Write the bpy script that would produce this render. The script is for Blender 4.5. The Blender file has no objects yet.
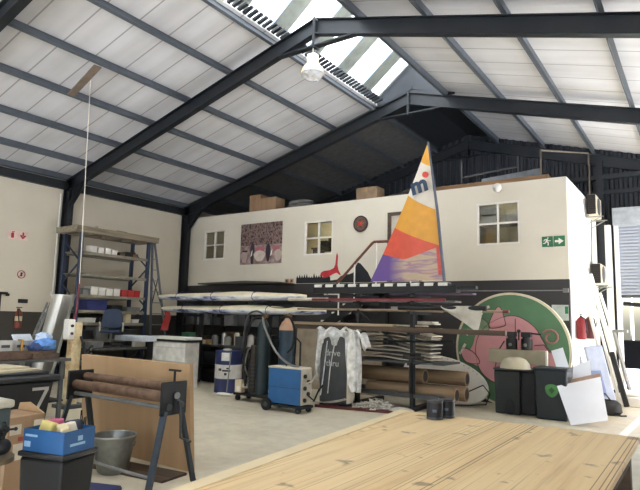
import bpy, bmesh, math, random
from mathutils import Vector, Matrix, Euler
random.seed(7)
R = math.radians
SC = bpy.context.scene
COL = SC.collection

# ------------------------------------------------------------------ materials
def lin(c):
    out = []
    for v in c:
        v = v / 255.0
        out.append(v / 12.92 if v <= 0.04045 else ((v + 0.055) / 1.055) ** 2.4)
    return tuple(out)

def newmat(name):
    m = bpy.data.materials.new(name); m.use_nodes = True
    nt = m.node_tree; nt.nodes.clear()
    o = nt.nodes.new('ShaderNodeOutputMaterial'); p = nt.nodes.new('ShaderNodeBsdfPrincipled')
    nt.links.new(p.outputs[0], o.inputs[0])
    return m, nt, p

def ramp(nt, fac, stops):
    r = nt.nodes.new('ShaderNodeValToRGB'); e = r.color_ramp.elements
    while len(e) < len(stops): e.new(0.5)
    for i, (pos, c) in enumerate(stops):
        e[i].position = pos; e[i].color = (*c, 1)
    nt.links.new(fac, r.inputs[0]); return r.outputs[0]

def noise(nt, scale, detail=4, vec=None, rough=.5):
    n = nt.nodes.new('ShaderNodeTexNoise'); n.inputs['Scale'].default_value = scale
    n.inputs['Detail'].default_value = detail; n.inputs['Roughness'].default_value = rough
    if vec is None:
        vec = coord(nt)
    nt.links.new(vec, n.inputs['Vector']); return n.outputs['Fac']

def coord(nt, scale=(1, 1, 1), rot=(0, 0, 0)):
    t = nt.nodes.new('ShaderNodeTexCoord'); mp = nt.nodes.new('ShaderNodeMapping')
    mp.inputs['Scale'].default_value = scale; mp.inputs['Rotation'].default_value = rot
    nt.links.new(t.outputs['Object'], mp.inputs[0]); return mp.outputs[0]

def mixc(nt, fac, a, b, mode='MIX'):
    m = nt.nodes.new('ShaderNodeMix'); m.data_type = 'RGBA'; m.blend_type = mode
    if isinstance(fac, (int, float)): m.inputs[0].default_value = fac
    else: nt.links.new(fac, m.inputs[0])
    for i, v in ((6, a), (7, b)):
        if isinstance(v, tuple): m.inputs[i].default_value = (*v[:3], 1)
        else: nt.links.new(v, m.inputs[i])
    return m.outputs[2]

def math_(nt, op, a, b=0.0):
    m = nt.nodes.new('ShaderNodeMath'); m.operation = op
    for i, v in ((0, a), (1, b)):
        if isinstance(v, (int, float)): m.inputs[i].default_value = v
        else: nt.links.new(v, m.inputs[i])
    return m.outputs[0]

def sep(nt, vec):
    s = nt.nodes.new('ShaderNodeSeparateXYZ'); nt.links.new(vec, s.inputs[0]); return s.outputs

def bump(nt, p, h, strength=.3, dist=.01):
    b = nt.nodes.new('ShaderNodeBump'); b.inputs['Strength'].default_value = strength
    b.inputs['Distance'].default_value = dist
    nt.links.new(h, b.inputs['Height']); nt.links.new(b.outputs[0], p.inputs['Normal'])

MC = {}
def mat(rgb, rough=.6, metal=0.0, var=.18, scale=6.0, alpha=1.0):
    key = (rgb, rough, metal, var, scale, alpha)
    if key in MC: return MC[key]
    m, nt, p = newmat('paint_%d_%d_%d' % rgb)
    c = lin(rgb); n = noise(nt, scale, 5)
    lo = tuple(v * (1 - var) for v in c); hi = tuple(min(1, v * (1 + var)) for v in c)
    nt.links.new(ramp(nt, n, [(.3, lo), (.7, hi)]), p.inputs['Base Color'])
    p.inputs['Roughness'].default_value = rough; p.inputs['Metallic'].default_value = metal
    if alpha < 1: p.inputs['Alpha'].default_value = alpha
    MC[key] = m; return m

def wood_mat(name, rgb, dark, axis=1, rough=.6, sc=1.0, var=1.0):
    m, nt, p = newmat(name); s = [14 * sc] * 3; s[axis] = .8 * sc
    v = coord(nt, tuple(s)); n = noise(nt, 1.0, 6, v, .6)
    c = ramp(nt, n, [(.3, lin(dark)), (.62, lin(rgb))])
    nt.links.new(c, p.inputs['Base Color']); p.inputs['Roughness'].default_value = rough
    bump(nt, p, n, .15); return m

def table_mat():
    m, nt, p = newmat('worn_table_boards')
    v = coord(nt); o = sep(nt, v)
    g = noise(nt, 1.0, 6, coord(nt, (16, .9, 16)), .6)
    base = ramp(nt, g, [(.28, lin((212, 172, 118))), (.5, lin((236, 202, 148))), (.75, lin((246, 217, 166)))])
    big = noise(nt, 1.4, 3)
    base = mixc(nt, math_(nt, 'MULTIPLY', big, .55), base, lin((246, 224, 180)))
    # long saw scores running down the top, gathered in bands
    sv = noise(nt, 1.0, 1, coord(nt, (95, .12, 1)), .3)
    score = ramp(nt, sv, [(.6, (0, 0, 0)), (.64, (1, 1, 1))])
    band = noise(nt, 1.0, 2, coord(nt, (2.2, .35, 1)))
    bandm = ramp(nt, band, [(.42, (.12, .12, .12)), (.56, (1, 1, 1))])
    sc = mixc(nt, 1.0, score, bandm, 'MULTIPLY')
    base = mixc(nt, math_(nt, 'MULTIPLY', sc, .75), base, lin((96, 66, 40)))
    st = noise(nt, 6.0, 4); stm = ramp(nt, st, [(.63, (0, 0, 0)), (.69, (1, 1, 1))])
    base = mixc(nt, math_(nt, 'MULTIPLY', stm, .6), base, lin((105, 70, 44)))
    nt.links.new(base, p.inputs['Base Color']); p.inputs['Roughness'].default_value = .55
    bump(nt, p, sv, .12, .004); return m

def concrete_mat(name, lo, hi, rough=.45):
    m, nt, p = newmat(name)
    a = noise(nt, .55, 6, None, .62); b = noise(nt, 5.0, 5, None, .65)
    f = math_(nt, 'ADD', math_(nt, 'MULTIPLY', a, .65), math_(nt, 'MULTIPLY', b, .35))
    c = ramp(nt, f, [(.36, lin(lo)), (.62, lin(hi))])
    s = noise(nt, 1.6, 6, None, .7); sm = ramp(nt, s, [(.62, (0, 0, 0)), (.75, (1, 1, 1))])
    c = mixc(nt, math_(nt, 'MULTIPLY', sm, .4), c, lin((112, 104, 94)))
    nt.links.new(c, p.inputs['Base Color']); p.inputs['Roughness'].default_value = rough
    bump(nt, p, b, .05); return m

def wall_mat(name, up, low, zsplit):
    m, nt, p = newmat(name); v = coord(nt); o = sep(nt, v)
    n = noise(nt, 1.2, 5)
    c = ramp(nt, n, [(.3, tuple(x * .93 for x in lin(up))), (.7, lin(up))])
    st = math_(nt, 'GREATER_THAN', o[2], zsplit)
    c2 = ramp(nt, n, [(.3, tuple(x * .85 for x in lin(low))), (.7, lin(low))])
    nt.links.new(mixc(nt, st, c2, c), p.inputs['Base Color'])
    p.inputs['Roughness'].default_value = .6
    # painted block courses
    br = nt.nodes.new('ShaderNodeTexBrick'); mp = nt.nodes.new('ShaderNodeCombineXYZ')
    nt.links.new(math_(nt, 'ADD', o[0], o[1]), mp.inputs[0]); nt.links.new(o[2], mp.inputs[1])
    nt.links.new(mp.outputs[0], br.inputs['Vector'])
    br.inputs['Scale'].default_value = 2.2; br.inputs['Mortar Size'].default_value = .012
    bump(nt, p, br.outputs['Fac'], -.18, .006); return m

def sheet_mat():
    # white faced roof boards with a dark seam every .6 m, running down the slope
    m, nt, p = newmat('roof_board_white'); o = sep(nt, coord(nt))
    f = math_(nt, 'FRACT', math_(nt, 'MULTIPLY', o[1], 1 / .62))
    d = math_(nt, 'ABSOLUTE', math_(nt, 'SUBTRACT', f, .5))
    seam = math_(nt, 'GREATER_THAN', d, .478)
    n = noise(nt, .9, 5)
    n2 = noise(nt, 1.0, 3, coord(nt, (.3, 3.0, .3)))
    c = ramp(nt, math_(nt, 'MULTIPLY', math_(nt, 'ADD', n, n2), .5), [(.35, lin((186, 184, 183))), (.65, lin((212, 211, 211)))])
    nt.links.new(mixc(nt, math_(nt, 'MULTIPLY', seam, .6), c, lin((88, 84, 80))), p.inputs['Base Color'])
    p.inputs['Roughness'].default_value = .45; return m

def translucent_mat():
    m, nt, p = newmat('translucent_sheet')
    out = [n for n in nt.nodes if n.type == 'OUTPUT_MATERIAL'][0]
    t = nt.nodes.new('ShaderNodeBsdfTranslucent'); t.inputs[0].default_value = (.93, .95, .93, 1)
    d = nt.nodes.new('ShaderNodeBsdfDiffuse'); d.inputs[0].default_value = (.85, .87, .85, 1)
    mx = nt.nodes.new('ShaderNodeMixShader'); mx.inputs[0].default_value = .25
    nt.links.new(t.outputs[0], mx.inputs[1]); nt.links.new(d.outputs[0], mx.inputs[2])
    nt.links.new(mx.outputs[0], out.inputs[0]); nt.nodes.remove(p); return m

def glass_mat():
    m, nt, p = newmat('window_glass')
    out = [n for n in nt.nodes if n.type == 'OUTPUT_MATERIAL'][0]
    t = nt.nodes.new('ShaderNodeBsdfTransparent'); t.inputs[0].default_value = (.86, .88, .86, 1)
    g = nt.nodes.new('ShaderNodeBsdfGlossy'); g.inputs['Roughness'].default_value = .03
    mx = nt.nodes.new('ShaderNodeMixShader'); mx.inputs[0].default_value = .07
    nt.links.new(t.outputs[0], mx.inputs[1]); nt.links.new(g.outputs[0], mx.inputs[2])
    nt.links.new(mx.outputs[0], out.inputs[0]); nt.nodes.remove(p); return m

def film_mat(tint=(.92, .92, .9), solid=.6):
    m, nt, p = newmat('milky_plastic_film')
    out = [n for n in nt.nodes if n.type == 'OUTPUT_MATERIAL'][0]
    p.inputs['Base Color'].default_value = (*tint, 1); p.inputs['Roughness'].default_value = .25
    t = nt.nodes.new('ShaderNodeBsdfTransparent'); mx = nt.nodes.new('ShaderNodeMixShader')
    n = noise(nt, 9, 5); f = ramp(nt, n, [(.3, (solid * .65,) * 3), (.65, (min(1, solid * 1.3),) * 3)])
    nt.links.new(f, mx.inputs[0]); nt.links.new(t.outputs[0], mx.inputs[1]); nt.links.new(p.outputs[0], mx.inputs[2])
    nt.links.new(mx.outputs[0], out.inputs[0]); bump(nt, p, n, .6, .02); return m

def emit_mat(rgb, s):
    m, nt, p = newmat('fill_glow')
    p.inputs['Base Color'].default_value = (*rgb, 1)
    p.inputs['Emission Color'].default_value = (*rgb, 1); p.inputs['Emission Strength'].default_value = s
    return m

def rust_mat(name, rgb, rgb2, rough=.65, metal=.3, scale=9):
    m, nt, p = newmat(name); n = noise(nt, scale, 6, None, .65)
    nt.links.new(ramp(nt, n, [(.35, lin(rgb)), (.65, lin(rgb2))]), p.inputs['Base Color'])
    p.inputs['Roughness'].default_value = rough; p.inputs['Metallic'].default_value = metal
    bump(nt, p, n, .2, .004); return m

STEEL = mat((35, 38, 42), .42, .35, .12)
PURL = mat((92, 98, 104), .5, .3, .1)
DARK = mat((23, 24, 26), .6, .05)
BLACK = mat((12, 12, 13), .6)
RUBBER = mat((14, 14, 15), .8)
WHITE = mat((222, 218, 210), .5, 0, .05)
OFFW = mat((196, 188, 172), .6, 0, .08)
CREAM = mat((206, 190, 158), .55, 0, .08)
GREY = mat((118, 118, 116), .5, .1)
DGREY = mat((66, 67, 68), .55, .1)
ALU = mat((190, 190, 188), .32, .85, .08)
GALV = mat((140, 142, 140), .42, .75, .15, 14)
RED = mat((158, 36, 36), .5, 0, .12)
MAROON = mat((70, 18, 24), .5)
BLUE = mat((31, 88, 140), .42, 0, .1)
NAVY = mat((32, 42, 88), .45, 0, .1)
RACKBLUE = mat((42, 55, 78), .55, .1)
GREENC = mat((62, 112, 82), .55)
CARD = wood_mat('cardboard', (158, 128, 98), (140, 110, 82), 2, .8, .5)
BOARDM = wood_mat('brown_board', (172, 140, 104), (158, 126, 90), 2, .7, .25)
PLANK = wood_mat('rough_timber', (150, 116, 80), (98, 70, 46), 0, .75)
PALEW = wood_mat('pale_timber', (168, 150, 122), (130, 110, 84), 0, .7)
BROWNW = wood_mat('brown_timber', (88, 70, 54), (56, 44, 34), 0, .7)
DECKW = wood_mat('grey_deck_boards', (150, 138, 116), (104, 94, 78), 1, .75)
ROLLM = wood_mat('brown_paper_roll', (140, 116, 88), (108, 86, 64), 0, .7, .5)
RUST = rust_mat('rusty_roller', (84, 62, 48), (126, 98, 78))
YELRUST = rust_mat('chipped_cream_paint', (214, 200, 160), (160, 124, 84), .6, 0, 5)
GLASS = glass_mat(); FILM = film_mat()
WALLM = wall_mat('painted_block_wall', (206, 197, 178), (62, 58, 52), 1.6)
OFFM = wall_mat('office_painted_wall', (211, 203, 185), (53, 51, 50), 2.49)
SHEET = sheet_mat(); TRANS = translucent_mat()
CORR = mat((42, 45, 50), .5, .3, .1)
SHEETMETAL = mat((226, 230, 238), .3, .35, .04, 3)

# ------------------------------------------------------------------ mesh builder
class B:
    def __init__(s): s.bm = bmesh.new()
    def box(s, c, d, rot=None, top=None):
        r = bmesh.ops.create_cube(s.bm, size=1.0); vs = r['verts']
        for v in vs:
            k = 1.0
            kx = ky = 1.0
            if top and v.co.z > 0: kx, ky = top
            v.co = Vector((v.co.x * d[0] * kx, v.co.y * d[1] * ky, v.co.z * d[2]))
        M = Matrix.Translation(c)
        if rot is not None:
            M = M @ (Euler(rot).to_matrix().to_4x4() if not isinstance(rot, Matrix) else rot.to_4x4())
        bmesh.ops.transform(s.bm, matrix=M, verts=vs); return s
    def bar(s, a, b, w, h=None):
        a, b = Vector(a), Vector(b); d = b - a; h = h or w
        q = d.to_track_quat('Y', 'Z').to_matrix()
        return s.box((a + b) / 2, (w, d.length, h), q)
    def cyl(s, a, b, r, r2=None, seg=18, cap=True):
        a, b = Vector(a), Vector(b); d = b - a
        r2 = r if r2 is None else r2
        q = d.to_track_quat('Z', 'Y').to_matrix().to_4x4()
        rr = bmesh.ops.create_cone(s.bm, cap_ends=cap, segments=seg, radius1=r, radius2=r2, depth=d.length)
        bmesh.ops.transform(s.bm, matrix=Matrix.Translation((a + b) / 2) @ q, verts=rr['verts']); return s
    def tube(s, pts, r, seg=8, closed=False):
        pts = [Vector(p) for p in pts]; n = len(pts); rings = []
        up = Vector((0, 0, 1)); prev = None
        for i, p in enumerate(pts):
            t = (pts[min(i + 1, n - 1)] - pts[max(i - 1, 0)]).normalized()
            if prev is None:
                x = t.cross(up)
                if x.length < 1e-3: x = t.cross(Vector((1, 0, 0)))
                x.normalize()
            else:
                x = (prev - t * prev.dot(t)).normalized()
            prev = x; y = t.cross(x)
            rad = r[i] if isinstance(r, (list, tuple)) else r
            rings.append([s.bm.verts.new(p + (x * math.cos(2 * math.pi * k / seg) + y * math.sin(2 * math.pi * k / seg)) * rad) for k in range(seg)])
        for i in range(n - 1):
            for k in range(seg):
                s.bm.faces.new((rings[i][k], rings[i][(k + 1) % seg], rings[i + 1][(k + 1) % seg], rings[i + 1][k]))
        s.bm.faces.new(rings[0]); s.bm.faces.new(list(reversed(rings[-1]))); return s
    def lathe(s, prof, o=(0, 0, 0), seg=28, M=None, sx=1, sy=1):
        o = Vector(o); rings = []
        for (r, z) in prof:
            rings.append([s.bm.verts.new(((r * sx * math.cos(2 * math.pi * k / seg)), (r * sy * math.sin(2 * math.pi * k / seg)), z)) for k in range(seg)])
        for i in range(len(prof) - 1):
            for k in range(seg):
                s.bm.faces.new((rings[i][k], rings[i][(k + 1) % seg], rings[i + 1][(k + 1) % seg], rings[i + 1][k]))
        s.bm.faces.new(list(reversed(rings[0]))); s.bm.faces.new(rings[-1])
        T = Matrix.Translation(o) @ (M.to_4x4() if M is not None else Matrix())
        bmesh.ops.transform(s.bm, matrix=T, verts=[v for r in rings for v in r]); return s
    def ball(s, c, r, sz=(1, 1, 1), seg=16):
        rr = bmesh.ops.create_uvsphere(s.bm, u_segments=seg, v_segments=seg // 2 + 2, radius=r)
        bmesh.ops.transform(s.bm, matrix=Matrix.Translation(c) @ Matrix.Diagonal((*sz, 1)), verts=rr['verts']); return s
    def prism(s, poly, h, M):
        # poly in local xy, thickness h along local z, placed by M
        a = [s.bm.verts.new((x, y, 0)) for x, y in poly]; b = [s.bm.verts.new((x, y, h)) for x, y in poly]
        n = len(poly); s.bm.faces.new(list(reversed(a))); s.bm.faces.new(b)
        for i in range(n): s.bm.faces.new((a[i], a[(i + 1) % n], b[(i + 1) % n], b[i]))
        bmesh.ops.transform(s.bm, matrix=M, verts=a + b); return s
    def sheet(s, f, nu, nv, th=0.0):
        g = [[s.bm.verts.new(f(i / nu, j / nv)) for j in range(nv + 1)] for i in range(nu + 1)]
        fs = []
        for i in range(nu):
            for j in range(nv): fs.append(s.bm.faces.new((g[i][j], g[i + 1][j], g[i + 1][j + 1], g[i][j + 1])))
        if th:
            bmesh.ops.recalc_face_normals(s.bm, faces=fs)
            bmesh.ops.solidify(s.bm, geom=fs, thickness=th)
        return s
    def obj(s, name, m, parent=None, loc=None, rz=0, bevel=0.0, seg=1, smooth=35, rot=None):
        bmesh.ops.recalc_face_normals(s.bm, faces=s.bm.faces)
        me = bpy.data.meshes.new(name); s.bm.to_mesh(me); s.bm.free()
        o = bpy.data.objects.new(name, me); COL.objects.link(o); me.materials.append(m)
        if smooth:
            for p in me.polygons: p.use_smooth = True
            me.set_sharp_from_angle(angle=R(smooth))
        if loc is not None: o.location = loc
        o.rotation_euler = rot if rot is not None else (0, 0, rz)
        if parent: o.parent = parent
        if bevel:
            b = o.modifiers.new('bevel', 'BEVEL'); b.width = bevel; b.segments = seg; b.limit_method = 'ANGLE'
        return o

def thing(name, label, cat, loc=(0, 0, 0), rz=0, group=None):
    o = bpy.data.objects.new(name, None); COL.objects.link(o); o.empty_display_size = .1
    o.location = loc; o.rotation_euler = (0, 0, rz); return tag(o, label, cat, group)
def tag(o, label, cat, group=None, kind=None):
    o['label'] = label; o['category'] = cat
    if group: o['group'] = group
    if kind: o['kind'] = kind
    return o
def st(o, label=None, cat=None):
    o['kind'] = 'structure'
    if label: o['label'] = label
    if cat: o['category'] = cat
    return o
def MX(o, x, y):                      # matrix from origin and two in-plane axes
    x = Vector(x).normalized(); z = x.cross(Vector(y)).normalized(); y = z.cross(x)
    m = Matrix((x, y, z)).transposed().to_4x4(); m.translation = Vector(o); return m
def FACE(x, y, z): return MX((x, y, z), (1, 0, 0), (0, 0, 1))       # local xy -> world xz, looking along +Y ; normal is -Y
def text(name, body, size, m, parent, mtx, depth=.002, shear=0, bold=0.0):
    cu = bpy.data.curves.new(name, 'FONT'); cu.body = body; cu.size = size; cu.extrude = depth
    cu.offset = bold; cu.shear = shear; cu.align_x = 'CENTER'; cu.align_y = 'CENTER'
    t = bpy.data.objects.new('tmp', cu); COL.objects.link(t)
    dg = bpy.context.evaluated_depsgraph_get(); dg.update()
    me = bpy.data.meshes.new_from_object(t.evaluated_get(dg)); bpy.data.objects.remove(t); bpy.data.curves.remove(cu)
    me.transform(mtx); me.materials.clear(); me.materials.append(m)
    o = bpy.data.objects.new(name, me); COL.objects.link(o)
    if parent: o.parent = parent
    return o

# ------------------------------------------------------------------ dimensions
XL, XR, XM = -13.0, 2.0, -5.5
YF, YB, YO = -4.2, 15.67, 11.7
SL = .28
FR = [-4.13, -.17, 3.79, 7.75, 11.6, 15.6]
def ztop(x): return 6.92 - SL * abs(x - XM)          # top of rafters

# ------------------------------------------------------------------ shell
b = B(); b.box((XM, (YF + YB) / 2, -.1), (XR - XL + .4, YB - YF + .4, .2))
st(b.obj('floor', concrete_mat('worn_concrete', (178, 168, 146), (218, 207, 182)), smooth=0), 'grey worn concrete workshop floor')
b = B(); b.box((0, 5, -.16), (90, 90, .1))
st(b.obj('ground', concrete_mat('yard_concrete', (184, 188, 196), (206, 210, 218), .8), smooth=0), 'pale concrete yard outside the open doors')
b = B(); b.box((XL - .12, (YF + YB) / 2, 2.55), (.24, YB - YF, 5.1))
st(b.obj('wall_left', WALLM, smooth=0), 'cream painted block wall with dark dado')
def holes_wall(x0, x1, z0, z1, holes, put):
    xs = sorted({x0, x1, *[h[0] for h in holes], *[h[1] for h in holes]})
    for i in range(len(xs) - 1):
        a, c = xs[i], xs[i + 1]; m = (a + c) / 2
        cuts = sorted([(h[2], h[3]) for h in holes if h[0] < m < h[1]]); z = z0
        for (p, q) in cuts:
            if p > z + 1e-4: put(a, c, z, p)
            z = q
        if z1 > z + 1e-4: put(a, c, z, z1)
# right wall with wide roller-door openings
b = B()
holes_wall(YF, YB, 0, 5.2, [(-3.8, -.5, 0, 4.3), (8.9, 11.4, 0, 4.5), (12.0, 15.3, 0, 4.5)],
           lambda a, c, p, q: b.box((XR + .1, (a + c) / 2, (p + q) / 2), (.2, c - a, q - p)))
st(b.obj('wall_right', WALLM, smooth=0), 'block wall with open roller doors')
b = B()
holes_wall(XL, XR, 0, 5.0, [(-12.2, -6.6, 0, 4.3), (-5.0, 1.2, 0, 4.3)],
           lambda a, c, p, q: b.box(((a + c) / 2, YF - .1, (p + q) / 2), (c - a, .2, q - p)))
pr = [(XL - XM, 0), (XR - XM, 0), (XR - XM, .1), (0, 2.05), (XL - XM, .1)]
b.prism(pr, .2, MX((XM, YF, 5.0), (1, 0, 0), (0, 0, 1)))
st(b.obj('wall_front', WALLM, smooth=0), 'front gable wall with two wide doorways')
# back wall: corrugated dark sheeting with the doorway of the roller door
b = B()
def corr(x0, x1, z0, z1, y):
    n = max(2, int((x1 - x0) / .2))
    def zt(x): return z1 if z1 else ztop(x) + .2
    pts = []
    for i in range(n):
        a = x0 + (x1 - x0) * i / n; w = (x1 - x0) / n
        pts += [(a, 0), (a + w * .35, 0), (a + w * .5, -.045), (a + w * .85, -.045)]
    pts.append((x1, 0))
    for i in range(len(pts) - 1):
        (a, p), (c, q) = pts[i], pts[i + 1]
        b.bm.faces.new([b.bm.verts.new(v) for v in ((a, y + p, z0), (c, y + q, z0), (c, y + q, zt(c)), (a, y + p, zt(a)))])
corr(XL, -1.72, 0, None, YB); corr(-1.72, 1.6, 4.35, None, YB); corr(1.6, XR, 0, None, YB)
b.box((-7.4, YB + .06, 2.4), (11.3, .04, 4.8)); b.box((XM, YB + .06, 5.0), (15, .04, .9))
b.prism([(-7.5, 0), (7.5, 0), (0, 2.1)], .04, MX((XM, YB + .08, 5.0), (1, 0, 0), (0, 0, 1)))
st(b.obj('wall_back', CORR, smooth=0), 'dark corrugated steel gable wall')

# roof slopes: white faced boards
def slope(name, x0, x1, y0, y1, m, off=.17, th=.09):
    bb = B(); z0, z1 = ztop(x0) + off, ztop(x1) + off
    L = math.hypot(x1 - x0, z1 - z0); ang = -math.atan2(z1 - z0, x1 - x0)
    bb.box(((x0 + x1) / 2, (y0 + y1) / 2, (z0 + z1) / 2 + th / 2), (L, y1 - y0, th), (0, ang, 0)); return st(bb.obj(name, m, smooth=0))
slope('ceiling_left', XL - .3, -6.42, YF - .3, 11.72, SHEET)
slope('ceiling_left_back', XL - .3, -6.42, 11.72, YB + .1, mat((98, 97, 95), .6))  # grey sheets, with the shade over the office put into their colour
slope('ceiling_right', -4.62, XR + .3, YF - .3, YB + .1, SHEET)
slope('ceiling_ridge', -6.45, -5.5, 11.75, YB + .1, CORR); slope('ceiling_ridge_right', -5.5, -4.6, 11.75, YB + .1, CORR)
# ridge light: a raised glazed cap along the ridge, translucent sheets between opaque ones
bt, bo = B(), B(); y = YF
pk = 7.82
opq = [10.05 - 1.1 * k for k in range(-1, 14)]
def rib(bb, y0, y1, side):
    x0 = XM - 1.02 if side < 0 else XM + 1.02
    n = max(2, int((y1 - y0) / .09)); pts = []
    for i in range(n + 1):
        yy = y0 + (y1 - y0) * i / n; k = .018 * (1 if i % 2 else -1)
        pts.append((bb.bm.verts.new((x0, yy, 7.0 + k)), bb.bm.verts.new((XM, yy, pk + k))))
    for i in range(n): bb.bm.faces.new((pts[i][0], pts[i + 1][0], pts[i + 1][1], pts[i][1]))
edges = sorted([(c - .2, c + .2) for c in opq if c + .2 < 11.75 and c - .2 > YF]); last = YF
for (p, q) in edges:
    rib(bt, last, p, -1); rib(bt, last, p, 1); rib(bo, p, q, -1); rib(bo, p, q, 1); last = q
rib(bt, last, 11.75, -1); rib(bt, last, 11.75, 1)
st(bt.obj('skylight_sheets', TRANS, smooth=60), 'bright translucent sheets of the ridge skylight', 'skylight')
st(bo.obj('skylight_bars', mat((120, 124, 118), .5, .2), smooth=60), 'opaque grey bands between the skylight sheets', 'skylight')
b = B(); b.prism([(-1.02, 0), (1.02, 0), (0, pk - 7.0)], .03, FACE(XM, 11.8, 7.0)); b.box((XM, 11.77, 6.9), (2.1, .03, .3))
st(b.obj('skylight_end', CORR, smooth=0))
b = B(); b.bar((XM - 1.0, 11.7, 6.98), (XM, 11.7, pk - .03), .05); b.bar((XM + 1.0, 11.7, 6.98), (XM, 11.7, pk - .03), .05)
for xx in (XM - 1.0, XM + .98): b.box((xx, (YF + 11.75) / 2, 6.9), (.05, 11.75 - YF, .16))
st(b.obj('skylight_curb', mat((176, 178, 172), .4, .2), smooth=0), 'pale kerb rails of the ridge skylight', 'skylight')
b = B()
n = 120
for i in range(n):
    y0 = YF + (11.7 - YF) * i / n; w = (11.7 - YF) / n
    b.box((-6.33, y0 + w * .3, 6.91), (.24, w * .5, .04), (0, -math.atan(SL), 0))
st(b.obj('skylight_sheet_ends', CORR, smooth=0), 'ragged dark corrugated sheet ends beside the skylight', 'skylight')

# portal frames
for k, y in enumerate(FR):
    b = B(); d = .27
    for sgn in (-1, 1):
        xe = XL + .1 if sgn < 0 else XR - .1
        a = Vector((xe, y, ztop(xe) - d / 2)); c = Vector((XM, y, 6.92 - d / 2)); L = (c - a).length
        rot = Euler((0, -math.atan2(c.z - a.z, c.x - a.x), 0)).to_matrix(); mid = (a + c) / 2
        b.box(mid, (L, .012, d), rot)
        for q in (-1, 1): b.box(mid + rot @ Vector((0, 0, q * d / 2)), (L, .14, .014), rot)
        # column, haunch
        xc = XL + .14 if sgn < 0 else XR - .14
        zc = ztop(xc)
        b.box((xc, y, zc / 2), (.25, .012, zc))
        for q in (-1, 1): b.box((xc + q * .125, y, (zc - (.1 if q == sgn else .2)) / 2), (.014, .14, zc - .2))
        hx = xc - sgn * .65
        b.prism([(-sgn * .1 * 0, -.78), (-sgn * .65, ztop(hx) - ztop(xc) - .25), (0, -.2)], .016, MX((xc - sgn * .1, y + .008, zc), (1, 0, 0), (0, 0, 1)))
        b.bar((xc - sgn * .12, y, zc - .62), (xc - sgn * .65, y, ztop(hx) - .28), .14, .014)
    b.box((XM, y, 6.66), (.05, .17, .56))
    b.bar((XM - .85, y, 6.42), (XM + .85, y, 6.42), .13, .025)
    st(b.obj('portal_frame', STEEL, smooth=0), 'dark steel portal frame', 'beam')['group'] = 'portal frames'
# purlins (Z sections)
for x in (-12.93, -12.08, -11.0, -9.86, -8.76, -7.58, -6.47, -4.62, -3.39, -2.17, -.94, .25, 1.4):
    b = B(); z = ztop(x); yl, yc = YB - YF, (YB + YF) / 2; s = 1 if x < XM else -1
    rt = (0, -s * math.atan(SL), 0)
    b.box((x, yc, z + .085), (.012, yl, .16), rt)
    b.box((x + .03, yc, z + .012 + .03 * s * SL), (.065, yl, .012), rt); b.box((x - .03, yc, z + .158 - .03 * s * SL), (.065, yl, .012), rt)
    st(b.obj('purlin', PURL, smooth=0), 'grey steel roof purlin running the length of the hall', 'beam')['group'] = 'roof purlins'
b = B(); b.box((XL + .05, (YF + YO) / 2, 4.72), (.12, YO - YF, .2)); st(b.obj('trim_1', STEEL, smooth=0), 'dark eaves beam along the left wall', 'beam')
b = B(); b.bar((-9.75, 5.75, 5.7), (-8.75, 5.62, 5.98), .14, .02); st(b.obj('trim_2', mat((112, 98, 84), .7), smooth=0), 'brown bar bolted across two purlins', 'beam')
# back gable rails and post
b = B(); b.box((-2.05, YB - .15, 2.9), (.16, .16, 5.8)); b.box((-5, YB - .14, 5.35), (9, .1, .12)); b.box((-5, YB - .14, 4.95), (9, .08, .1))
st(b.obj('trim_3', STEEL, smooth=0), 'dark gable post and rails', 'beam')
b = B(); b.box((-1.0, 12.6, .002), (.12, 6.0, .004), (0, 0, R(-2))); st(b.obj('floor_marking', WHITE, smooth=0), 'white line painted on the floor by the door')
b = B(); b.tube([(XL + .05, 7.6, 4.5), (XL + .05, 7.6, 1.5), (XL + .05, 7.6, .4)], .022, 8)
b.box((XL + .05, 7.6, 2.05), (.06, .07, .1))
st(b.obj('trim_4', WHITE), 'white conduit down the left wall', 'conduit')

# ------------------------------------------------------------------ office block
OX0, OX1, OZ = -12.97, -2.14, 4.53
wins = [(-12.15, -11.33, 3.24, 4.09), (-8.5, -7.63, 3.22, 4.1), (-3.95, -3.06, 3.24, 4.14), (-7.86, -7.42, 2.2, 2.42)]
door = (-6.08, -5.2, 2.5, 4.13)
b = B()
holes_wall(OX0, OX1, 0, OZ, wins + [door], lambda a, c, p, q: b.box(((a + c) / 2, YO + .06, (p + q) / 2), (c - a, .12, q - p)))
st(b.obj('wall_office', OFFM, smooth=0), 'white office front above a dark lower band')
b = B(); b.box((OX1 - .06, (YO + .12 + 15.3) / 2, OZ / 2), (.12, 15.3 - YO - .12, OZ)); st(b.obj('wall_office_side', mat((214, 210, 200), .6, 0, .05), smooth=0), 'white office side wall facing the open doors')
b = B(); b.box(((OX0 + OX1) / 2, (YO + .12 + 15.3) / 2, OZ - .06), (OX1 - OX0 - .12, 15.3 - YO - .14, .1)); st(b.obj('ceiling_office', OFFW, smooth=0))
b = B(); b.box(((OX0 + OX1) / 2, (YO + .12 + 15.3) / 2, 2.45), (OX1 - OX0 - .12, 15.3 - YO - .14, .1)); st(b.obj('floor_office', DGREY, smooth=0))
b = B()
for x in (-10.2, -6.5, -4.9): b.box((x, 13.4, 3.46), (.08, 3.2, 1.9))
b.box((-8.35, 13.6, 3.46), (3.6, .08, 1.9)); b.box((-3.6, 12.9, 3.46), (2.5, .08, 1.9)); b.box((-11.6, 13.0, 3.46), (2.74, .08, 1.9))
b.box((-5.6, 13.0, 3.46), (1.3, .08, 1.9))
st(b.obj('wall_office_inner', mat((214, 202, 170), .6, 0, .05), smooth=0))
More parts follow.
